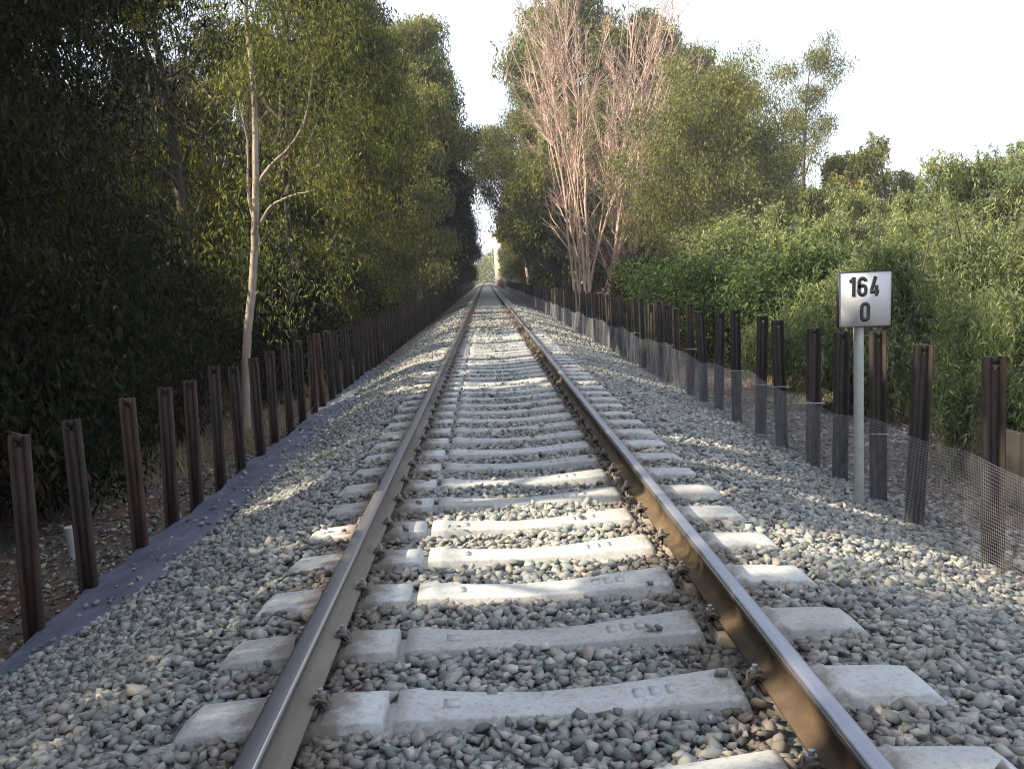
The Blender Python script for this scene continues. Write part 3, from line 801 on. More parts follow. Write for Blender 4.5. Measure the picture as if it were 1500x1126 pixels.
# ------------------------------------------------------------------ trees
# Gaps in the left canopy: leaves are kept off these lines towards the sun (foot point, radius)
GAPS = []
def gap(x, y, z, r): GAPS.append((np.array([x, y, z]), r))
for (x, y, z, r) in [(-0.5, 5.5, 0, .20), (-0.15, 5.45, 0, .24), (0.2, 5.4, 0, .24), (0.55, 5.2, 0, .22), (0.85, 4.95, 0, .16), (-0.15, 5.0, 0, .14), (0.2, 5.05, 0, .13),
                     (-0.1, 6.65, 0, .13), (0.3, 6.7, 0, .16), (0.7, 6.75, 0, .15), (-1.1, 5.6, -.03, .17), (-1.7, 7.4, -.08, .2), (-1.95, 7.6, -.2, .2), (-0.1, 4.3, 0, .12), (0.3, 4.25, 0, .08),
                     (0.95, 2.85, 0.1, .16), (0.97, 3.6, 0.1, .09), (0.97, 4.9, .1, .15), (0.97, 5.6, .1, .2), (0.65, 2.64, 0, .12), (1.25, 2.9, 0, .10), (1.35, 4.4, 0, .12), (1.95, 5.0, -.2, .16), (1.6, 6.2, -.1, .15), (2.2, 5.3, -.3, .14),
                     (3.0, 5.5, -.5, .16), (4.85, 6.6, -.3, .35), (4.85, 7.7, -.3, .25), (1.4, 7.6, 0, .16), (2.0, 8.4, -.1, .2),
                     (-0.7, 14.9, 0, .28), (-1.2, 15.2, -.05, .28), (-1.7, 15.6, -.2, .28), (-2.2, 15.9, -.45, .25), (-0.7, 13.2, 0, .22), (-1.1, 13.2, -.05, .22), (0.1, 13.0, 0, .25), (0.6, 13.2, 0, .2),
                     (-0.3, 16.5, 0, .3), (0.2, 16.6, 0, .3), (0.7, 16.7, 0, .3), (-0.2, 21, 0, .35), (0.6, 21, 0, .35), (1.5, 21.2, 0, .35), (2.3, 21.5, -.2, .4),
                     (-3.2, 30.0, .1, .5), (-3.2, 31.3, .1, .5), (-2.7, 31, -.5, .5), (-2.2, 31.8, -.2, .5), (-1.5, 33, 0, .6), (-0.6, 34, 0, .6), (0.3, 34, 0, .6), (1.2, 35, 0, .6),
                     (-0.5, 26.5, 0, .35), (0.5, 26.5, 0, .35), (1.5, 40, 0, .6), (-.5, 42, 0, .6),
                      (-4.3, 18, 3.6, .5), (-4.2, 18, 4.8, .5), (-3.8, 18, 3.4, .4), (-3.6, 17.8, 4.9, .5), (-4.6, 24, 3.4, .35), (-4.4, 24, 4.6, .35), (-3.4, 26, 4.5, .6), (-3.0, 27, 3.4, .6), (-3.2, 30, 6.0, .8)]:
    gap(x, y, z, r)
for yy, xa, xb in ((5.15, -.4, .95), (5.35, -.2, .9), (5.75, -.3, .8), (6.1, .1, .8), (4.9, .2, .9)):
    for xx in np.arange(xa, xb, .3): gap(xx, yy, 0, .19)
for yy in (12.6, 17.8, 19.4, 23.5, 28.5, 37, 45):
    for xx in np.arange(-.9, 1.6, .45): gap(xx, yy, 0, .10 + yy * .006)
for (xx, yy, rr_) in ((-.35, 5.5, .2), (-.05, 5.6, .2), (.25, 5.55, .2), (.55, 5.45, .2), (.8, 5.1, .18), (-1.0, 5.5, .2), (-1.3, 5.6, .15), (.2, 4.45, .12), (.5, 6.75, .2), (.8, 6.8, .2), (1.9, 7.2, .2), (2.3, 6.6, .2)): gap(xx, yy, 0, rr_)
gap(.95, 2.6, .1, .16); gap(.95, 3.15, .1, .10); gap(1.5, 2.6, 0, .14)
gr = np.random.default_rng(123)
for i in range(130):
    yy = gr.uniform(15, 60)
    gap(-3.6 - gr.uniform(0, 3.0) - 0.02 * (40 - yy) * (yy < 40), yy, gr.uniform(0.8, 10), gr.uniform(.35, .95))
def carve(P, rng):
    keep = np.ones(len(P), bool)
    for (q, r) in GAPS:
        d = P - q; t = d @ SUN
        dist = np.linalg.norm(d - t[:, None] * SUN, axis=1)
        keep &= ~((t > 1.3) & (dist < r * 1.3 + rng.normal(0, 0.03, len(P))))
    return keep

def curve_path(p0, d0, L, n, rng, wob=0.12, lift=0.0):
    P = [np.array(p0, float)]; d = np.array(d0, float); d /= np.linalg.norm(d)
    for i in range(n - 1):
        d = d + rng.normal(0, wob, 3) + np.array([0, 0, lift]); d /= np.linalg.norm(d)
        P.append(P[-1] + d * L / (n - 1))
    return np.array(P)

def make_tree(name, base, H, R, rng, crown0=0.2, nl=18, ns=6, nleaf=90, L=0.17, W=0.042, lean=(0, 0), tr=None, leaf='leaf_dark', bark='bark', sig=0.42, droop=0.8, carve_it=False, prof=None, up_=0.55, flat=1.0, parent_build=True, fork=None, clump=3, bough=False):
    """tapered trunk with limbs and twigs, and a crown of leaf sprays hung on the twig ends"""
    base = np.array(base, float)
    root = empty(name, base.tolist())
    tb, cb = MB(), MB()
    tr = tr or H * 0.014
    n = 12
    t = np.linspace(0, 1, n)
    w1, w2 = rng.uniform(0, 6.28, 2)
    tp = np.stack([lean[0] * t ** 1.3 * H + 0.018 * H * np.sin(t * 5 + w1) * t, lean[1] * t ** 1.3 * H + 0.018 * H * np.sin(t * 4 + w2) * t, t * H * 0.96], 1)
    tp[0, 2] = -0.25
    rad = tr * (1 - 0.88 * t) * (1 + 0.5 * np.exp(-t * 26))
    tb.tubes(tp[None], rad[None], 10)
    ends = []; az = rng.uniform(0, 6.28)
    limbP, limbR, subP, subR = [], [], [], []
    for i in range(nl):
        u = crown0 + (0.97 - crown0) * ((i + rng.uniform(0, .8)) / nl)
        p0 = np.array([np.interp(u, t, tp[:, j]) for j in range(3)])
        az += 2.4 + rng.normal(0, .3)
        v = (u - crown0) / (1 - crown0)
        lr = R * (prof(v) if prof else (0.55 + 0.9 * v * (1 - v) * 2 - 0.35 * v)) * rng.uniform(0.5, 1.3)
        el = up_ + 0.5 * v + rng.normal(0, .15)
        d = np.array([math.cos(az) * math.cos(el), math.sin(az) * math.cos(el), math.sin(el)])
        P = curve_path(p0, d, lr, 6, rng, 0.13, 0.05)
        r0 = np.interp(u, t, rad) * 0.55
        limbP.append(P); limbR.append(np.linspace(r0, 0.012, 6))
        ends.append(P[-1])
        for k in range(ns):
            uu = rng.uniform(0.62, 1.0) if bough else rng.uniform(0.3, 1.0); j = min(int(uu * 5), 4); q = P[j] + (P[j + 1] - P[j]) * (uu * 5 - j)
            dd = (P[j + 1] - P[j]); dd /= np.linalg.norm(dd)
            dd = dd + rng.normal(0, 0.75, 3) * np.array([1, 1, 0.7]) + np.array([0, 0, 0.15])
            S = curve_path(q, dd, (lr * rng.uniform(0.12, 0.28) + 0.25) if bough else (lr * rng.uniform(0.25, 0.5) + 0.25), 4, rng, 0.2, 0.02)
            subP.append(S); subR.append(np.linspace(0.35 * np.interp(uu, [0, 1], [r0, 0.012]) + 0.006, 0.005, 4))
            for m in range(clump): ends.append(S[1 + (m % 3)] + rng.normal(0, 0.12, 3))
    tb.tubes(np.array(limbP), np.array(limbR), 6)
    tb.tubes(np.array(subP), np.array(subR), 3)
    ends = np.array(ends)
    size = np.exp(rng.normal(0, 0.35, len(ends)))
    cnt = np.maximum(8, (nleaf * size).astype(int))
    own = np.repeat(np.arange(len(ends)), cnt)
    sc = (size ** 0.4)[own][:, None]
    C = ends[own] + np.clip(rng.normal(0, 1, (len(own), 3)), -1.7, 1.7) * np.array([sig, sig, sig * 0.75 * flat]) * sc
    D = rng.normal(0, 0.55, (len(own), 3)) + np.array([0, 0, -droop])
    ok = C[:, 2] > 0.15
    if carve_it: ok &= carve(C + base, rng)
    C, D = C[ok], D[ok]
    m = len(C)
    cb.leaves(C, D, L * rng.uniform(0.7, 1.3, m), W * rng.uniform(0.75, 1.3, m), rng)
    tb.build('trunk', MAT[bark], root, smooth=True)
    cb.build('crown', MAT[leaf], root)
    return root

def place(o, x, y, rz, s=1.0, sz=None):
    o.location = (x, y, float(ground_z(x, y)) - 0.02); o.rotation_euler = (0, 0, rz); o.scale = (s, s, sz or s)

rt_ = np.random.default_rng(77)
def gz(x, y): return float(ground_z(x, y)) - 0.02
G_LEFT = 'dark eucalyptus trees of the wood behind the left posts'
L_LEFT = 'dark leafy eucalyptus in the dense shaded wood behind the left posts'
# first row, each of its own shape
row1 = [(-6.6, -7.5), (-6.2, -3.2), (-6.6, 0.8), (-6.5, 4.4), (-6.7, 7.8), (-6.4, 11.2), (-6.6, 14.6), (-6.6, 20.5), (-5.8, 27.0), (-5.6, 32.5), (-5.3, 38.0), (-5.2, 44.0)]
for i, (x, y) in enumerate(row1):
    H = rt_.uniform(10.5, 13.0) if y < 24 else rt_.uniform(12.5, 15)
    R = 2.9 if y < 12 else (2.3 if y < 22 else 3.1)
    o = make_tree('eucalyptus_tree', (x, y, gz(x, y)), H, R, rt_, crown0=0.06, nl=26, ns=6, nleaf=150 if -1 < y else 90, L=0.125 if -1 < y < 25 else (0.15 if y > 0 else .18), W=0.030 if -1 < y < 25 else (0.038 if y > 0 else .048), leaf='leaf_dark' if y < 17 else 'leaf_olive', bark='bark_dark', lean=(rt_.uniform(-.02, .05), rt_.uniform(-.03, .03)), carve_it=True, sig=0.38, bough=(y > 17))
    tag(o, L_LEFT, 'tree', G_LEFT)
# second row
row2 = [(-10.3 + rt_.uniform(-.8, .8), y) for y in np.arange(-9, 44, 4.6)]
for x, y in row2:
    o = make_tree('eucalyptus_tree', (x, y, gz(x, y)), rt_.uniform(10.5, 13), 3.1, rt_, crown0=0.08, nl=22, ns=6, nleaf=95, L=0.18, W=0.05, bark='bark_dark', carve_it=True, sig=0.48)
    tag(o, L_LEFT, 'tree', G_LEFT)
# rows behind: copies of a few big-leaved trees
protoL = [make_tree('eucalyptus_tree', (0, 0, 0), 10.5, 3.4, rt_, crown0=0.05, nl=18, ns=5, nleaf=60, L=0.30, W=0.10, sig=0.55) for _ in range(3)]
k = 0
for x0, dy, ph in ((-15.5, 5.0, 0), (-21.0, 6.0, 2.5), (-28, 7.5, 1)):
    for y in np.arange(-12 + ph, 75, dy):
        o = protoL[k] if k < 3 else copy_tree(protoL[k % 3])
        place(o, x0 + rt_.uniform(-1.2, 1.2), y + rt_.uniform(-1, 1), rt_.uniform(0, 6.28), rt_.uniform(0.85, 1.0) if x0 > -20 else rt_.uniform(1.15, 1.4))
        tag(o, L_LEFT, 'tree', G_LEFT); k += 1
# low growth under the first row
protoU = [make_tree('understorey_bush', (0, 0, 0), 2.4, 1.5, rt_, crown0=0.05, nl=14, ns=5, nleaf=55, L=0.13, W=0.045, sig=0.28, tr=0.04) for _ in range(3)]
for k, (x, y) in enumerate([(-5.9, 5.2), (-6.5, 8.9), (-7.6, 6.6), (-6.2, 12.6), (-7.5, 10.4), (-6.9, 15.6), (-8.2, 14.0), (-6.8, 18.4), (-5.8, 22.0), (-7.4, 21.0), (-5.4, 25.5), (-6.4, 29), (-5.0, 30.5), (-5.2, 35.5), (-4.9, 41), (-5.0, 47), (-4.8, 53), (-5.2, 60)]):
    o = protoU[k] if k < 3 else copy_tree(protoU[k % 3])
    place(o, x, y, rt_.uniform(0, 6.28), rt_.uniform(0.8, 1.25))
    tag(o, 'low dark bush in the shade just behind the left posts', 'bush', 'low bushes behind the left posts')
# the slender pale trunk in the sun
def limb_tree(name, base, paths, rng, leaf, bark, clumps, nleaf, L, W, sig, droop=0.8, carve_it=False):
    """a tree drawn limb by limb: paths = [(points, r0, r1)], clumps = [(centre, spread)]"""
    base = np.array(base, float); root = empty(name, base.tolist())
    tb, cb = MB(), MB()
    for pts, r0, r1 in paths:
        P = np.array(pts, float); n = len(P)
        tt = np.linspace(0, n - 1, n * 4); Q = np.stack([np.interp(tt, np.arange(n), P[:, j]) for j in range(3)], 1)
        ker = np.array([.25, .5, .25])
        for _ in range(3): Q[1:-1] = 0.25 * Q[:-2] + 0.5 * Q[1:-1] + 0.25 * Q[2:]
        Q[1:-1] += rng.normal(0, 0.005, Q[1:-1].shape)
        tb.tubes(Q[None], np.linspace(r0, r1, len(Q))[None], 9)
    Cs = []
    for c, sp in clumps:
        c = np.array(c, float)
        e = c + np.clip(rng.normal(0, 1, (max(5, int(15 * sp)), 3)), -1.8, 1.8) * sp
        Cs.append(e)
        S = [curve_path(c + (q - c) * 0.1, q - c, np.linalg.norm(q - c), 4, rng, 0.15) for q in e]
        tb.tubes(np.array(S), np.tile(np.linspace(0.007, 0.003, 4), (len(S), 1)), 3, mat=1)
    E_ = np.vstack(Cs); own = np.repeat(np.arange(len(E_)), nleaf)
    C = E_[own] + np.clip(rng.normal(0, 1, (len(own), 3)), -1.7, 1.7) * sig; D = rng.normal(0, .55, (len(own), 3)) + np.array([0, 0, -droop])
    if carve_it:
        ok = carve(C + base, rng); C, D = C[ok], D[ok]
    cb.leaves(C, D, L * rng.uniform(.7, 1.3, len(C)), W * rng.uniform(.75, 1.3, len(C)), rng)
    tb.build('trunk', [MAT[bark], MAT['bark_dark']], root, smooth=True); cb.build('crown', MAT[leaf], root)
    return root
zb = gz(-4.9, 18)
o = limb_tree('eucalyptus_tree', (-4.9, 18, zb), [
    ([(0, 0, -.2), (.10, 0, 1.5), (.38, .05, 3.0), (.52, 0, 4.2), (.60, 0, 5.2), (.66, .1, 6.6), (.60, .1, 8.2), (.75, .2, 10.0)], .095, .03),
    ([(.60, 0, 4.75), (.95, -.1, 5.15), (1.30, -.2, 5.35), (1.7, -.3, 5.9), (1.9, -.3, 7.0)], .042, .012),
    ([(.58, 0, 4.0), (.85, -.1, 4.35), (1.30, -.2, 4.5), (1.9, -.3, 4.6)], .036, .01),
    ([(.55, 0, 3.6), (.36, .1, 4.6), (.45, .2, 5.6), (.30, .2, 6.5)], .036, .01)],
    rt_, 'leaf_euc', 'bark_pale', [((.7, .1, 8.6), 1.0), ((1.5, -.3, 6.6), .7), ((.3, .2, 6.9), .6), ((.8, .2, 10.2), .9), ((2.0, -.3, 5.0), .5), ((-.2, .3, 8.0), .8), ((1.2, .3, 7.4), .8), ((-.5, .6, 5.8), .6), ((.9, .9, 5.2), .6), ((.1, .9, 3.4), .6), ((1.2, 1.0, 3.2), .6), ((.5, -.5, 7.8), .6), ((.1, -.4, 6.4), .35), ((.9, -.6, 8.8), .7), ((.3, -.7, 9.4), .6)], 90, .12, .030, .28, carve_it=True)
tag(o, 'slender eucalyptus with a sunlit pale trunk and bare side branches behind the left posts', 'tree')
zb = gz(-5.2, 24)
o = limb_tree('eucalyptus_tree', (-5.2, 24, zb), [
    ([(0, 0, -.2), (.05, 0, 2.0), (.15, .05, 4.0), (.2, 0, 6.0), (.5, 0, 8.2), (.6, .1, 11.0)], .12, .04),
    ([(.18, 0, 5.2), (.9, -.2, 6.4), (1.5, -.3, 7.6)], .09, .02), ([(.2, 0, 6.4), (-.6, -.2, 7.6), (-.9, -.3, 9.2)], .08, .02)],
    rt_, 'leaf_olive', 'bark_dark', [((.3, -.5, 6.4), .6), ((.5, -.5, 7.6), .7), ((-.3, -.4, 5.6), .45), ((.6, 0, 9.6), 1.1), ((1.5, -.3, 7.9), .9), ((-.9, -.3, 9.3), .9), ((.6, 0, 11.4), 1.0), ((1.3, -.6, 6.2), .6), ((1.9, -.2, 5.2), .7)], 75, .14, .036, .30, carve_it=True)
tag(o, 'shaded grey-trunked eucalyptus standing right of the slender sunlit trunk', 'tree')

# far left rows
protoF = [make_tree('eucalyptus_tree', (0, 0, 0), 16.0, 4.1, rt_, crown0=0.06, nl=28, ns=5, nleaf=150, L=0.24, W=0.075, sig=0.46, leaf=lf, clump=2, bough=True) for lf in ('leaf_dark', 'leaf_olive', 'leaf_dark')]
protoG = [make_tree('eucalyptus_tree', (0, 0, 0), 16.0, 3.7, rt_, crown0=0.06, nl=28, ns=5, nleaf=150, L=0.24, W=0.075, sig=0.44, leaf='leaf_euc', bark='bark_pale', clump=2, bough=True) for _ in range(3)]
k = 0
for y in np.concatenate([np.arange(50, 120, 6.2), np.arange(120, 215, 8.5)]):
    for x0 in (-5.2, -10.5, -17):
        o = protoF[k] if k < 3 else copy_tree(protoF[k % 3])
        sc = rt_.uniform(0.85, 1.1)
        place(o, x0 + rt_.uniform(-.7, .7) + (0.9 if (x0 > -6 and 55 < y < 100) else 0), y + rt_.uniform(-1.5, 1.5), rt_.uniform(0, 6.28), sc)
        tag(o, 'dark eucalyptus far along the left side of the track', 'tree', 'far eucalyptus trees left of the track'); k += 1
k = 0
for y in np.concatenate([np.arange(62, 120, 6.5), np.arange(120, 215, 8.5)]):
    for x0 in (6.4, 11.5, 17.5):
        if y < 70 and x0 > 12: continue
        o = protoG[k] if k < 3 else copy_tree(protoG[k % 3])
        sc = rt_.uniform(0.85, 1.08) * (1.32 if 62 <= y < 95 else 1.1)
        place(o, x0 + rt_.uniform(-.7, .7), y + rt_.uniform(-1.5, 1.5), rt_.uniform(0, 6.28), sc)
        tag(o, 'leafy eucalyptus far along the right side of the track, behind the bare tree', 'tree', 'far eucalyptus trees right of the track'); k += 1

for (x, y, H, R, side, leaf) in [(-3.6, 49, 16.2, 3.4, 'left', 'leaf_euc'), (-3.9, 58, 16.5, 3.8, 'left', 'leaf_dark'), (4.3, 88, 16.5, 4.6, 'right', 'leaf_euc'), (4.9, 70, 20.5, 3.6, 'right', 'leaf_euc')]:
    o = make_tree('eucalyptus_tree', (x, y, gz(x, y)), H, R, rt_, crown0=0.1, nl=26, ns=5, nleaf=150, L=0.22, W=0.066, sig=0.44, leaf=leaf, bark='bark_pale', clump=2, bough=True, lean=({49: 0.05, 58: 0.07, 88: -0.16, 70: -0.02}[y], 0))
    tag(o, {49: 'sunlit olive eucalyptus leaning over the left edge of the bright sky gap', 58: 'dark eucalyptus just behind the sunlit olive one left of the sky gap', 88: 'eucalyptus whose crown reaches from the right across the sky gap', 70: 'tallest eucalyptus right of the sky gap, left of the bare tree'}[y], 'tree')

zb = gz(4.5, 78)
o = limb_tree('eucalyptus_tree', (4.5, 78, zb), [([(0, 0, -.3), (-.2, 0, 4), (-.6, 0, 8), (-.8, 0, 12), (-.6, 0, 16)], .24, .05), ([(-.5, 0, 7), (-2.0, 0, 9.2), (-3.6, 0, 10.6), (-4.9, 0, 11.2)], .13, .03), ([(-.7, 0, 9.4), (-2.2, .2, 11.8), (-4.2, .2, 13.6)], .11, .03), ([(-.4, 0, 5.6), (-1.8, -.2, 7.6), (-3.6, -.2, 8.8)], .10, .03)],
    rt_, 'leaf_olive', 'bark', [((-4.6, 0, 11.3), .8), ((-3.6, 0, 10.6), .9), ((-4.1, .2, 13.4), .8), ((-2.6, .2, 12.2), .9), ((-3.4, -.2, 9.0), .9), ((-1.8, 0, 9.8), 1.0), ((-.8, 0, 13.5), 1.1), ((-.6, 0, 16), 1.0), ((-1.6, 0, 7.6), .9), ((-2.2, 0, 14.6), .7), ((.8, 0, 11), 1.1), ((-4.9, 0, 12.4), .55)], 120, .22, .07, .36)
tag(o, 'dark eucalyptus whose long boughs hang across the sky gap above the line', 'tree')

# the bare pinkish tree
def bare_tree(base, rng, nstem=15):
    root = empty('bare_tree', base)
    tb, wb = MB(), MB()
    stems = []
    for i in range(nstem):
        a = rng.uniform(0, 6.28); tilt = abs(rng.normal(0, 0.16))
        if i == 0: a, tilt = math.pi * 1.02, 0.31
        if i == 1: a, tilt = 0.02, 0.34
        if i == 2: a, tilt = math.pi * .95, 0.22
        if i == 3: a, tilt = 0.2, 0.2
        p0 = np.array([rng.uniform(-.9, .9), rng.uniform(-.6, .6), -.2])
        d = np.array([math.cos(a) * math.sin(tilt), math.sin(a) * math.sin(tilt), math.cos(tilt)])
        Ls = rng.uniform(13.0, 19.5)
        P = curve_path(p0, d, Ls, 12, rng, 0.05, 0.012); stems.append((P, rng.uniform(0.042, 0.088)))
        for q in range(3):
            j0 = int(rng.integers(3, 8)); dd = P[j0 + 1] - P[j0]; dd = dd / np.linalg.norm(dd) + rng.normal(0, .20, 3) * np.array([1, 1, 0])
            stems.append((curve_path(P[j0], dd, Ls * (1 - j0 / 12) * rng.uniform(.7, 1.0), 12, rng, 0.05, 0.02), stems[-1 - q][1] * (0.5 - 0.03 * j0)))
    B2, R2 = [], []
    tw = []
    for P, r0 in stems:
        tb.tubes(P[None], np.linspace(r0, 0.012, 12)[None], 7)
        for j in range(11):
            u = rng.uniform(0.14, 0.98); q = np.array([np.interp(u * 11, np.arange(12), P[:, c]) for c in range(3)])
            k = min(int(u * 11), 10); d = P[k + 1] - P[k]; d /= np.linalg.norm(d)
            d = d * 1.0 + rng.normal(0, 0.50, 3) * np.array([1, 1, .3])
            Lb = rng.uniform(0.9, 2.6) * (1.15 - 0.6 * u)
            S = curve_path(q, d, Lb, 5, rng, 0.10, 0.05)
            B2.append(S); R2.append(np.linspace(0.030 * (1.1 - 0.6 * u), 0.007, 5))
            for m in range(9):
                v = rng.uniform(0.15, 1.0); jj = min(int(v * 4), 3); qq = S[jj] + (S[jj + 1] - S[jj]) * (v * 4 - jj)
                dd = S[jj + 1] - S[jj]; dd /= np.linalg.norm(dd); dd = dd + rng.normal(0, 0.5, 3)
                tw.append(curve_path(qq, dd, rng.uniform(0.3, 0.85), 3, rng, 0.12, 0.06))
    tb.tubes(np.array(B2), np.array(R2), 4)
    tw = np.array(tw)
    wb.tubes(tw, np.tile([0.007, 0.005, 0.003], (len(tw), 1)), 3)
    tb.build('trunk', MAT['bark_pink'], root, smooth=True)
    wb.build('twigs', MAT['bark_pink'], root)
    return root
o = bare_tree((5.5, 47, gz(5.5, 47)), np.random.default_rng(31))
tag(o, 'tall leafless tree with many pinkish stems fanning up beyond the right posts', 'tree')
o = bare_tree((8.4, 52, gz(8.4, 52)), np.random.default_rng(37), 11); o.scale = (0.8, 0.8, 0.74)
tag(o, 'smaller leafless tree with pinkish twigs just right of the tall bare one', 'tree')

# right-hand eucalyptus with the forked trunk
zb = gz(9.9, 42)
o = limb_tree('eucalyptus_tree', (9.9, 42, zb), [
    ([(0, 0, -.3), (.05, 0, 1.2), (.1, 0, 2.0)], .24, .20),
    ([(.1, 0, 1.95), (.6, 0, 3.4), (.9, 0, 5.2), (1.1, .2, 7.2), (1.4, .2, 9.6)], .17, .03),
    ([(.1, 0, 1.95), (-.35, .1, 3.1), (-.7, .2, 4.4), (-1.0, .2, 6.4), (-.8, .3, 8.6)], .13, .03),
    ([(.65, 0, 3.6), (1.5, -.1, 4.6), (2.6, -.2, 6.0)], .08, .02), ([(-.7, .2, 4.4), (-1.6, .2, 5.6), (-2.0, .2, 7.0)], .07, .02), ([(1.0, 0, 6.4), (2.4, 0, 8.0), (3.0, 0, 9.4)], .07, .02)],
    rt_, 'leaf_euc', 'bark_pale', [((1.4, .2, 10.0), 1.1), ((-.8, .3, 9.0), 1.1), ((2.6, -.2, 6.4), 1.1), ((-2.0, .2, 7.3), 1.0), ((3.0, 0, 9.4), 1.0), ((.3, 0, 7.8), 1.2), ((1.2, -.6, 8.4), 1.1), ((-1.0, -.5, 6.4), 1.0), ((3.3, .3, 7.6), 1.0), ((2.0, -.8, 5.0), .8), ((-1.4, -.4, 5.0), .8), ((.5, .5, 11.0), .8), ((2.2, -.6, 7.4), 1.0), ((-.2, -.7, 10.0), .8), ((2.2, .2, 10.8), .8), ((-2.2, -.2, 5.9), .7)], 210, .17, .045, .36)
tag(o, 'broad eucalyptus with a pale forked trunk standing above the dark green bush', 'tree')
G_R = 'eucalyptus trees behind the forked one'
protoR = [make_tree('eucalyptus_tree', (0, 0, 0), 13.0, 4.0, rt_, crown0=0.22, prof=lambda v: 0.62 + 0.55 * math.sin(math.pi * min(1, v * 1.05)) - 0.25 * v, nl=24, ns=5, nleaf=150, L=0.19, W=0.055, sig=0.40, clump=2, bough=True, leaf='leaf_euc', bark='bark_pale') for _ in range(3)]
for k, (x, y, s) in enumerate([(12.4, 47, .9), (8.0, 57, 1.0), (15.4, 53, .74), (11.5, 55, .98), (18.5, 58, .62), (22, 62, .55), (26, 66, .52), (31, 70, .5), (15, 62, .9), (20.5, 70, .6), (36, 74, .55), (42, 80, .6), (48, 88, .6)]):
    o = protoR[k] if k < 3 else copy_tree(protoR[k % 3])
    place(o, x, y, rt_.uniform(0, 6.28), s)
    tag(o, 'leafy olive green eucalyptus in the stand right of the bare tree', 'tree', G_R)
o = make_tree('eucalyptus_tree', (19.3, 55, gz(19.3, 55)), 14.8, 3.3, rt_, crown0=0.30, nl=14, ns=4, nleaf=120, L=0.18, W=0.05, sig=0.34, clump=2, lean=(0.02, 0), leaf='leaf_euc', bark='bark', up_=0.8, prof=lambda v: 0.75 + 0.3 * v - 0.4 * v * v)
tag(o, 'slender open eucalyptus silhouetted against the bright sky, tallest at the right', 'tree')

# pale weeping trees beyond the right fence
def weeping(name, base, H, R, rng, leaf, nspray, L=0.12, W=0.024, hang=1.0, trunk_r=0.09, per=26):
    base = np.array(base, float); root = empty(name, base.tolist()); tb, cb = MB(), MB()
    limbs = []
    nl = 16
    for i in range(nl):
        az = i * 2.4 + rng.uniform(-.3, .3); el = rng.uniform(0.55, 1.35)
        d = np.array([math.cos(az) * math.cos(el), math.sin(az) * math.cos(el), math.sin(el)])
        Ls = H * rng.uniform(.52, .74) * (0.55 + 0.45 * math.sin(el)) + R * 0.35 * math.cos(el)
        P = curve_path((rng.normal(0, .08), rng.normal(0, .08), -.1 if i < 5 else H * 0.12), d, Ls, 8, rng, 0.10, -0.02)
        limbs.append(P)
    Lp = np.array(limbs); tb.tubes(Lp, np.tile(np.linspace(trunk_r, 0.012, 8), (nl, 1)), 6)
    starts = []
    subs = []
    for P in limbs:
        for k in range(7):
            u = rng.uniform(.35, 1.0); j = min(int(u * 7), 6); q = P[j] + (P[j + 1] - P[j]) * (u * 7 - j)
            d = P[j + 1] - P[j]; d /= np.linalg.norm(d); d = d * .5 + rng.normal(0, .7, 3) * np.array([1, 1, .45]); d[2] = min(d[2], .12)
            S = curve_path(q, d, rng.uniform(.4, 1.1) * R * 0.42, 5, rng, .15, -.08); subs.append(S)
            starts += list(S[1:]) + [S[-1]]
    tb.tubes(np.array(subs), np.tile(np.linspace(.012, .003, 5), (len(subs), 1)), 3)
    starts = np.array(starts)
    tuft = starts[rng.integers(0, len(starts), max(30, nspray // 20))]
    pick = tuft[rng.integers(0, len(tuft), nspray)] + rng.normal(0, .17, (nspray, 3)) * np.array([1, 1, .8]) * (R / 2.2) ** .5
    hl = rng.uniform(.35, 1.0, nspray) * hang
    az = rng.uniform(0, 6.28, nspray); out = np.stack([np.cos(az), np.sin(az), np.zeros(nspray)], 1) * 0.28
    tt = np.linspace(0, 1, per)
    C = pick[:, None, :] + out[:, None, :] * np.sqrt(tt)[None, :, None] * hl[:, None, None] + np.array([0, 0, -1.0]) * (tt ** 1.4)[None, :, None] * hl[:, None, None] + np.array([0, 0, 0.25]) * (tt * (1 - tt))[None, :, None]
    C = C.reshape(-1, 3) + rng.normal(0, .02, (nspray * per, 3))
    D = rng.normal(0, .6, C.shape) + np.array([0, 0, -.75])
    ok = C[:, 2] > 0.05; C, D = C[ok], D[ok]
    cb.leaves(C, D, L * rng.uniform(.7, 1.3, len(C)), W * rng.uniform(.75, 1.3, len(C)), rng)
    tb.build('trunk', MAT['bark_dark'], root, smooth=True); cb.build('crown', MAT[leaf], root)
    return root
rw = np.random.default_rng(91)
W_ = [(5.95, 9.3, 2.2, 1.6, 'pale green weeping bush drooping over the beige wall', 3600, .085, .017, .7),
      (6.3, 14.4, 3.2, 1.9, 'weeping tree with grey-green hanging sprays straight behind the white sign', 3800, .095, .018, .8),
      (9.2, 17.5, 4.8, 2.6, 'tall pale weeping tree at the right edge beyond the beige wall', 4200, .105, .021, .95),
      (8.3, 22.0, 4.4, 2.5, 'weeping tree with feathery pale foliage between the bush and the sign', 4000, .115, .024, .95),
      (13.5, 24.5, 6.4, 3.4, 'largest pale weeping tree, its sunlit dome above the white sign', 4600, .135, .029, 1.15),
      (12.0, 32.0, 6.0, 3.2, 'weeping tree seen over the dark green bush, under the open eucalyptus', 3600, .16, .036, 1.2),
      (19.5, 31.0, 7.8, 4.2, 'pale domed weeping tree against the sky at the right edge', 4400, .165, .038, 1.25),
      (18.5, 42.0, 9.6, 4.0, 'dull brownish domed tree on the skyline left of the pale one', 3600, .2, .052, 1.1),
      (26.0, 44.0, 9.6, 4.6, 'hazy domed tree farthest back on the right skyline', 3600, .2, .052, 1.1)]
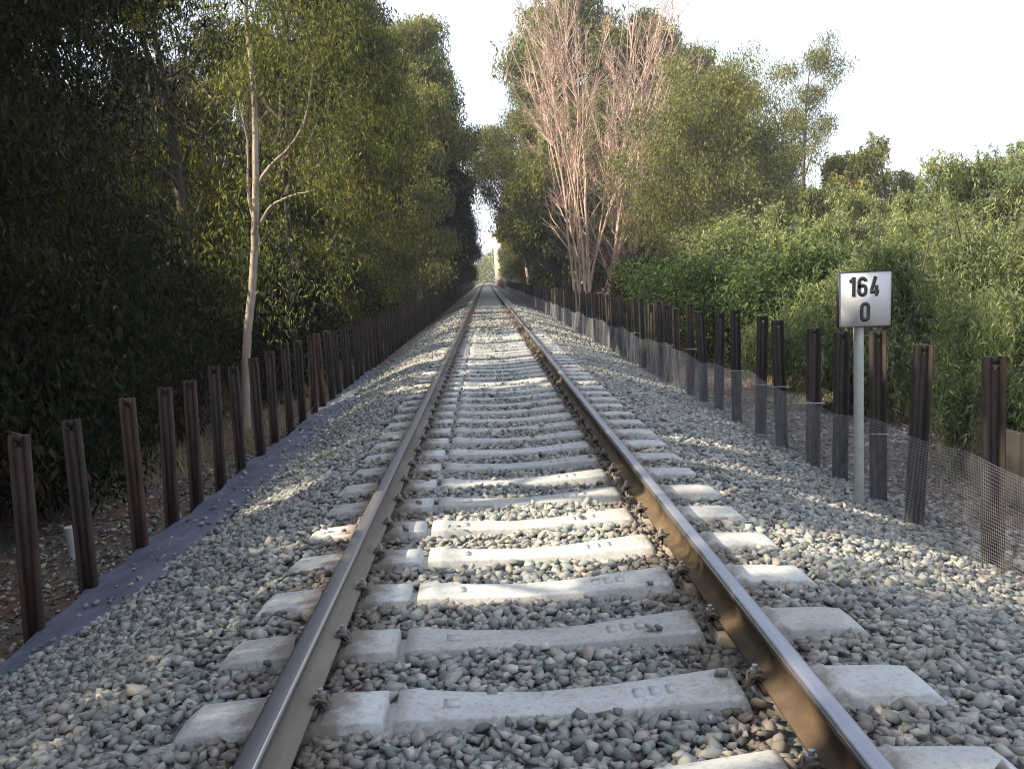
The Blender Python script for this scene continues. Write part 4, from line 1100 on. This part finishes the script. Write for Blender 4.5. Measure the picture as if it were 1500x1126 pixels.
for (x, y, H, R, lab, ns_, L, W, hg) in W_:
    o = weeping('weeping_tree', (x, y, gz(x, y)), H, R, rw, 'leaf_euc' if 'brownish' in lab else 'leaf_pale', ns_, L, W, hg, trunk_r=0.025 + 0.006 * H)
    tag(o, lab, 'tree')
# rounded dark green bush behind the right posts and its neighbours
for (x, y, H, R, lab, lf) in [(5.4, 21.5, 1.75, 1.6, 'rounded dark green bush rising above the right posts', 'leaf_bright'), (5.0, 25.0, 1.7, 1.5, 'bright green bush left of the rounded dark one behind the right posts', 'leaf_bright'),
                              (7.2, 27.0, 2.8, 1.8, 'yellow-green bush below the forked eucalyptus', 'leaf_pale'), (5.3, 32.0, 2.2, 1.6, 'dark bush at the foot of the bare tree', 'leaf_dark'), (6.2, 17.5, 1.9, 1.4, 'low green bush between the dark bush and the sign', 'leaf_bright')]:
    o = make_tree('bush', (x, y, gz(x, y)), H, R, rw, crown0=0.04, nl=18, ns=6, nleaf=60, L=0.12, W=0.04, sig=0.24, tr=0.05, leaf=lf, droop=0.2)
    tag(o, lab, 'bush')
# dry grass tufts below the forked eucalyptus and along the wood's edge
mb = MB(); n = 5200
x = np.concatenate([rw.uniform(5.0, 12.5, 3400), rw.uniform(-7, -3.6, 1800)]); y = np.concatenate([rw.uniform(24, 44, 3400), rw.uniform(12, 45, 1800)])
x += 0.25 * np.sin(y * 9); C = np.stack([x, y, ground_z(x, y) - 0.03], 1)
D = rw.normal(0, .28, (n, 3)); D[:, 2] = 1
mb.leaves(C, D, np.concatenate([rw.uniform(.5, 1.25, 3400), rw.uniform(.2, .6, 1800)]), np.full(n, 0.02), rw)
tag(mb.build('dry_grass', MAT['straw']), 'tufts of dry yellow grass among the trees', 'grass', kind='stuff')

# far-off wood closing the view, and the block of flats at the end of the line
mb = MB(); n = 60000
x = rw.uniform(-160, 260, n); y = rw.uniform(330, 400, n)
top = 9 + 3.5 * np.sin(x * 0.11) + 2.5 * np.sin(x * 0.31 + 1) + rw.normal(0, .8, n)
z = -1 + top * rw.uniform(0, 1, n) ** 0.7
mb.leaves(np.stack([x, y, z], 1), rw.normal(0, 1, (n, 3)), rw.uniform(.9, 1.8, n), rw.uniform(.6, 1.2, n), rw)
xr = rw.uniform(45, 120, n); yr = rw.uniform(60, 330, n)
topr = 8 + 2.5 * np.sin(yr * 0.1) + 1.5 * np.sin(yr * 0.33 + xr * .2)
mb.leaves(np.stack([xr, yr, -1 + topr * rw.uniform(0, 1, n) ** .6], 1), rw.normal(0, 1, (n, 3)), rw.uniform(.9, 1.8, n), rw.uniform(.6, 1.2, n), rw)
xl = rw.uniform(-60, -31, n); yl = rw.uniform(-15, 330, n)
mb.leaves(np.stack([xl, yl, -1 + 12 * rw.uniform(0, 1, n) ** .6], 1), rw.normal(0, 1, (n, 3)), rw.uniform(.9, 1.8, n), rw.uniform(.6, 1.2, n), rw)
tag(mb.build('distant_woods', MAT['leaf_euc']), 'distant belt of trees closing the view beyond the end of the track', 'woods', kind='stuff')

flats = tag(empty('apartment_block', (3.2, 290, -1.0)), 'pale beige block of flats beyond the far end of the track', 'building')
mb = MB(); mb.box(0, 9, 0, 10, 0, 16); mb.build('wall', MAT['house'], flats)
mb = MB(); mb.box(-.4, 9.4, -.4, 10.4, 16.003, 16.5); mb.build('roof', MAT['terracotta'], flats)
for fl in range(5):
    for c in range(3):
        mb = MB(); mb.box(1 + c * 2.8, 2.5 + c * 2.8, -.05, .05, 1.5 + fl * 3, 3.0 + fl * 3); mb.build('window', MAT['glass'], flats)

# ------------------------------------------------------------------ the air
mb = MB(); mb.box(-700, 700, -700, 700, -3.5, 34)
hz = bpy.data.materials.new('haze'); hz.use_nodes = True; nt = hz.node_tree; nt.nodes.clear()
pv = nt.nodes.new('ShaderNodeVolumePrincipled'); out = nt.nodes.new('ShaderNodeOutputMaterial')
pv.inputs['Color'].default_value = (0.93, 0.95, 1.0, 1.0); pv.inputs['Density'].default_value = 0.0008; pv.inputs['Anisotropy'].default_value = 0.2
nt.links.new(pv.outputs[0], out.inputs['Volume'])
tag(mb.build('haze', hz), 'pale summer haze softening the far trees', 'haze', kind='stuff')
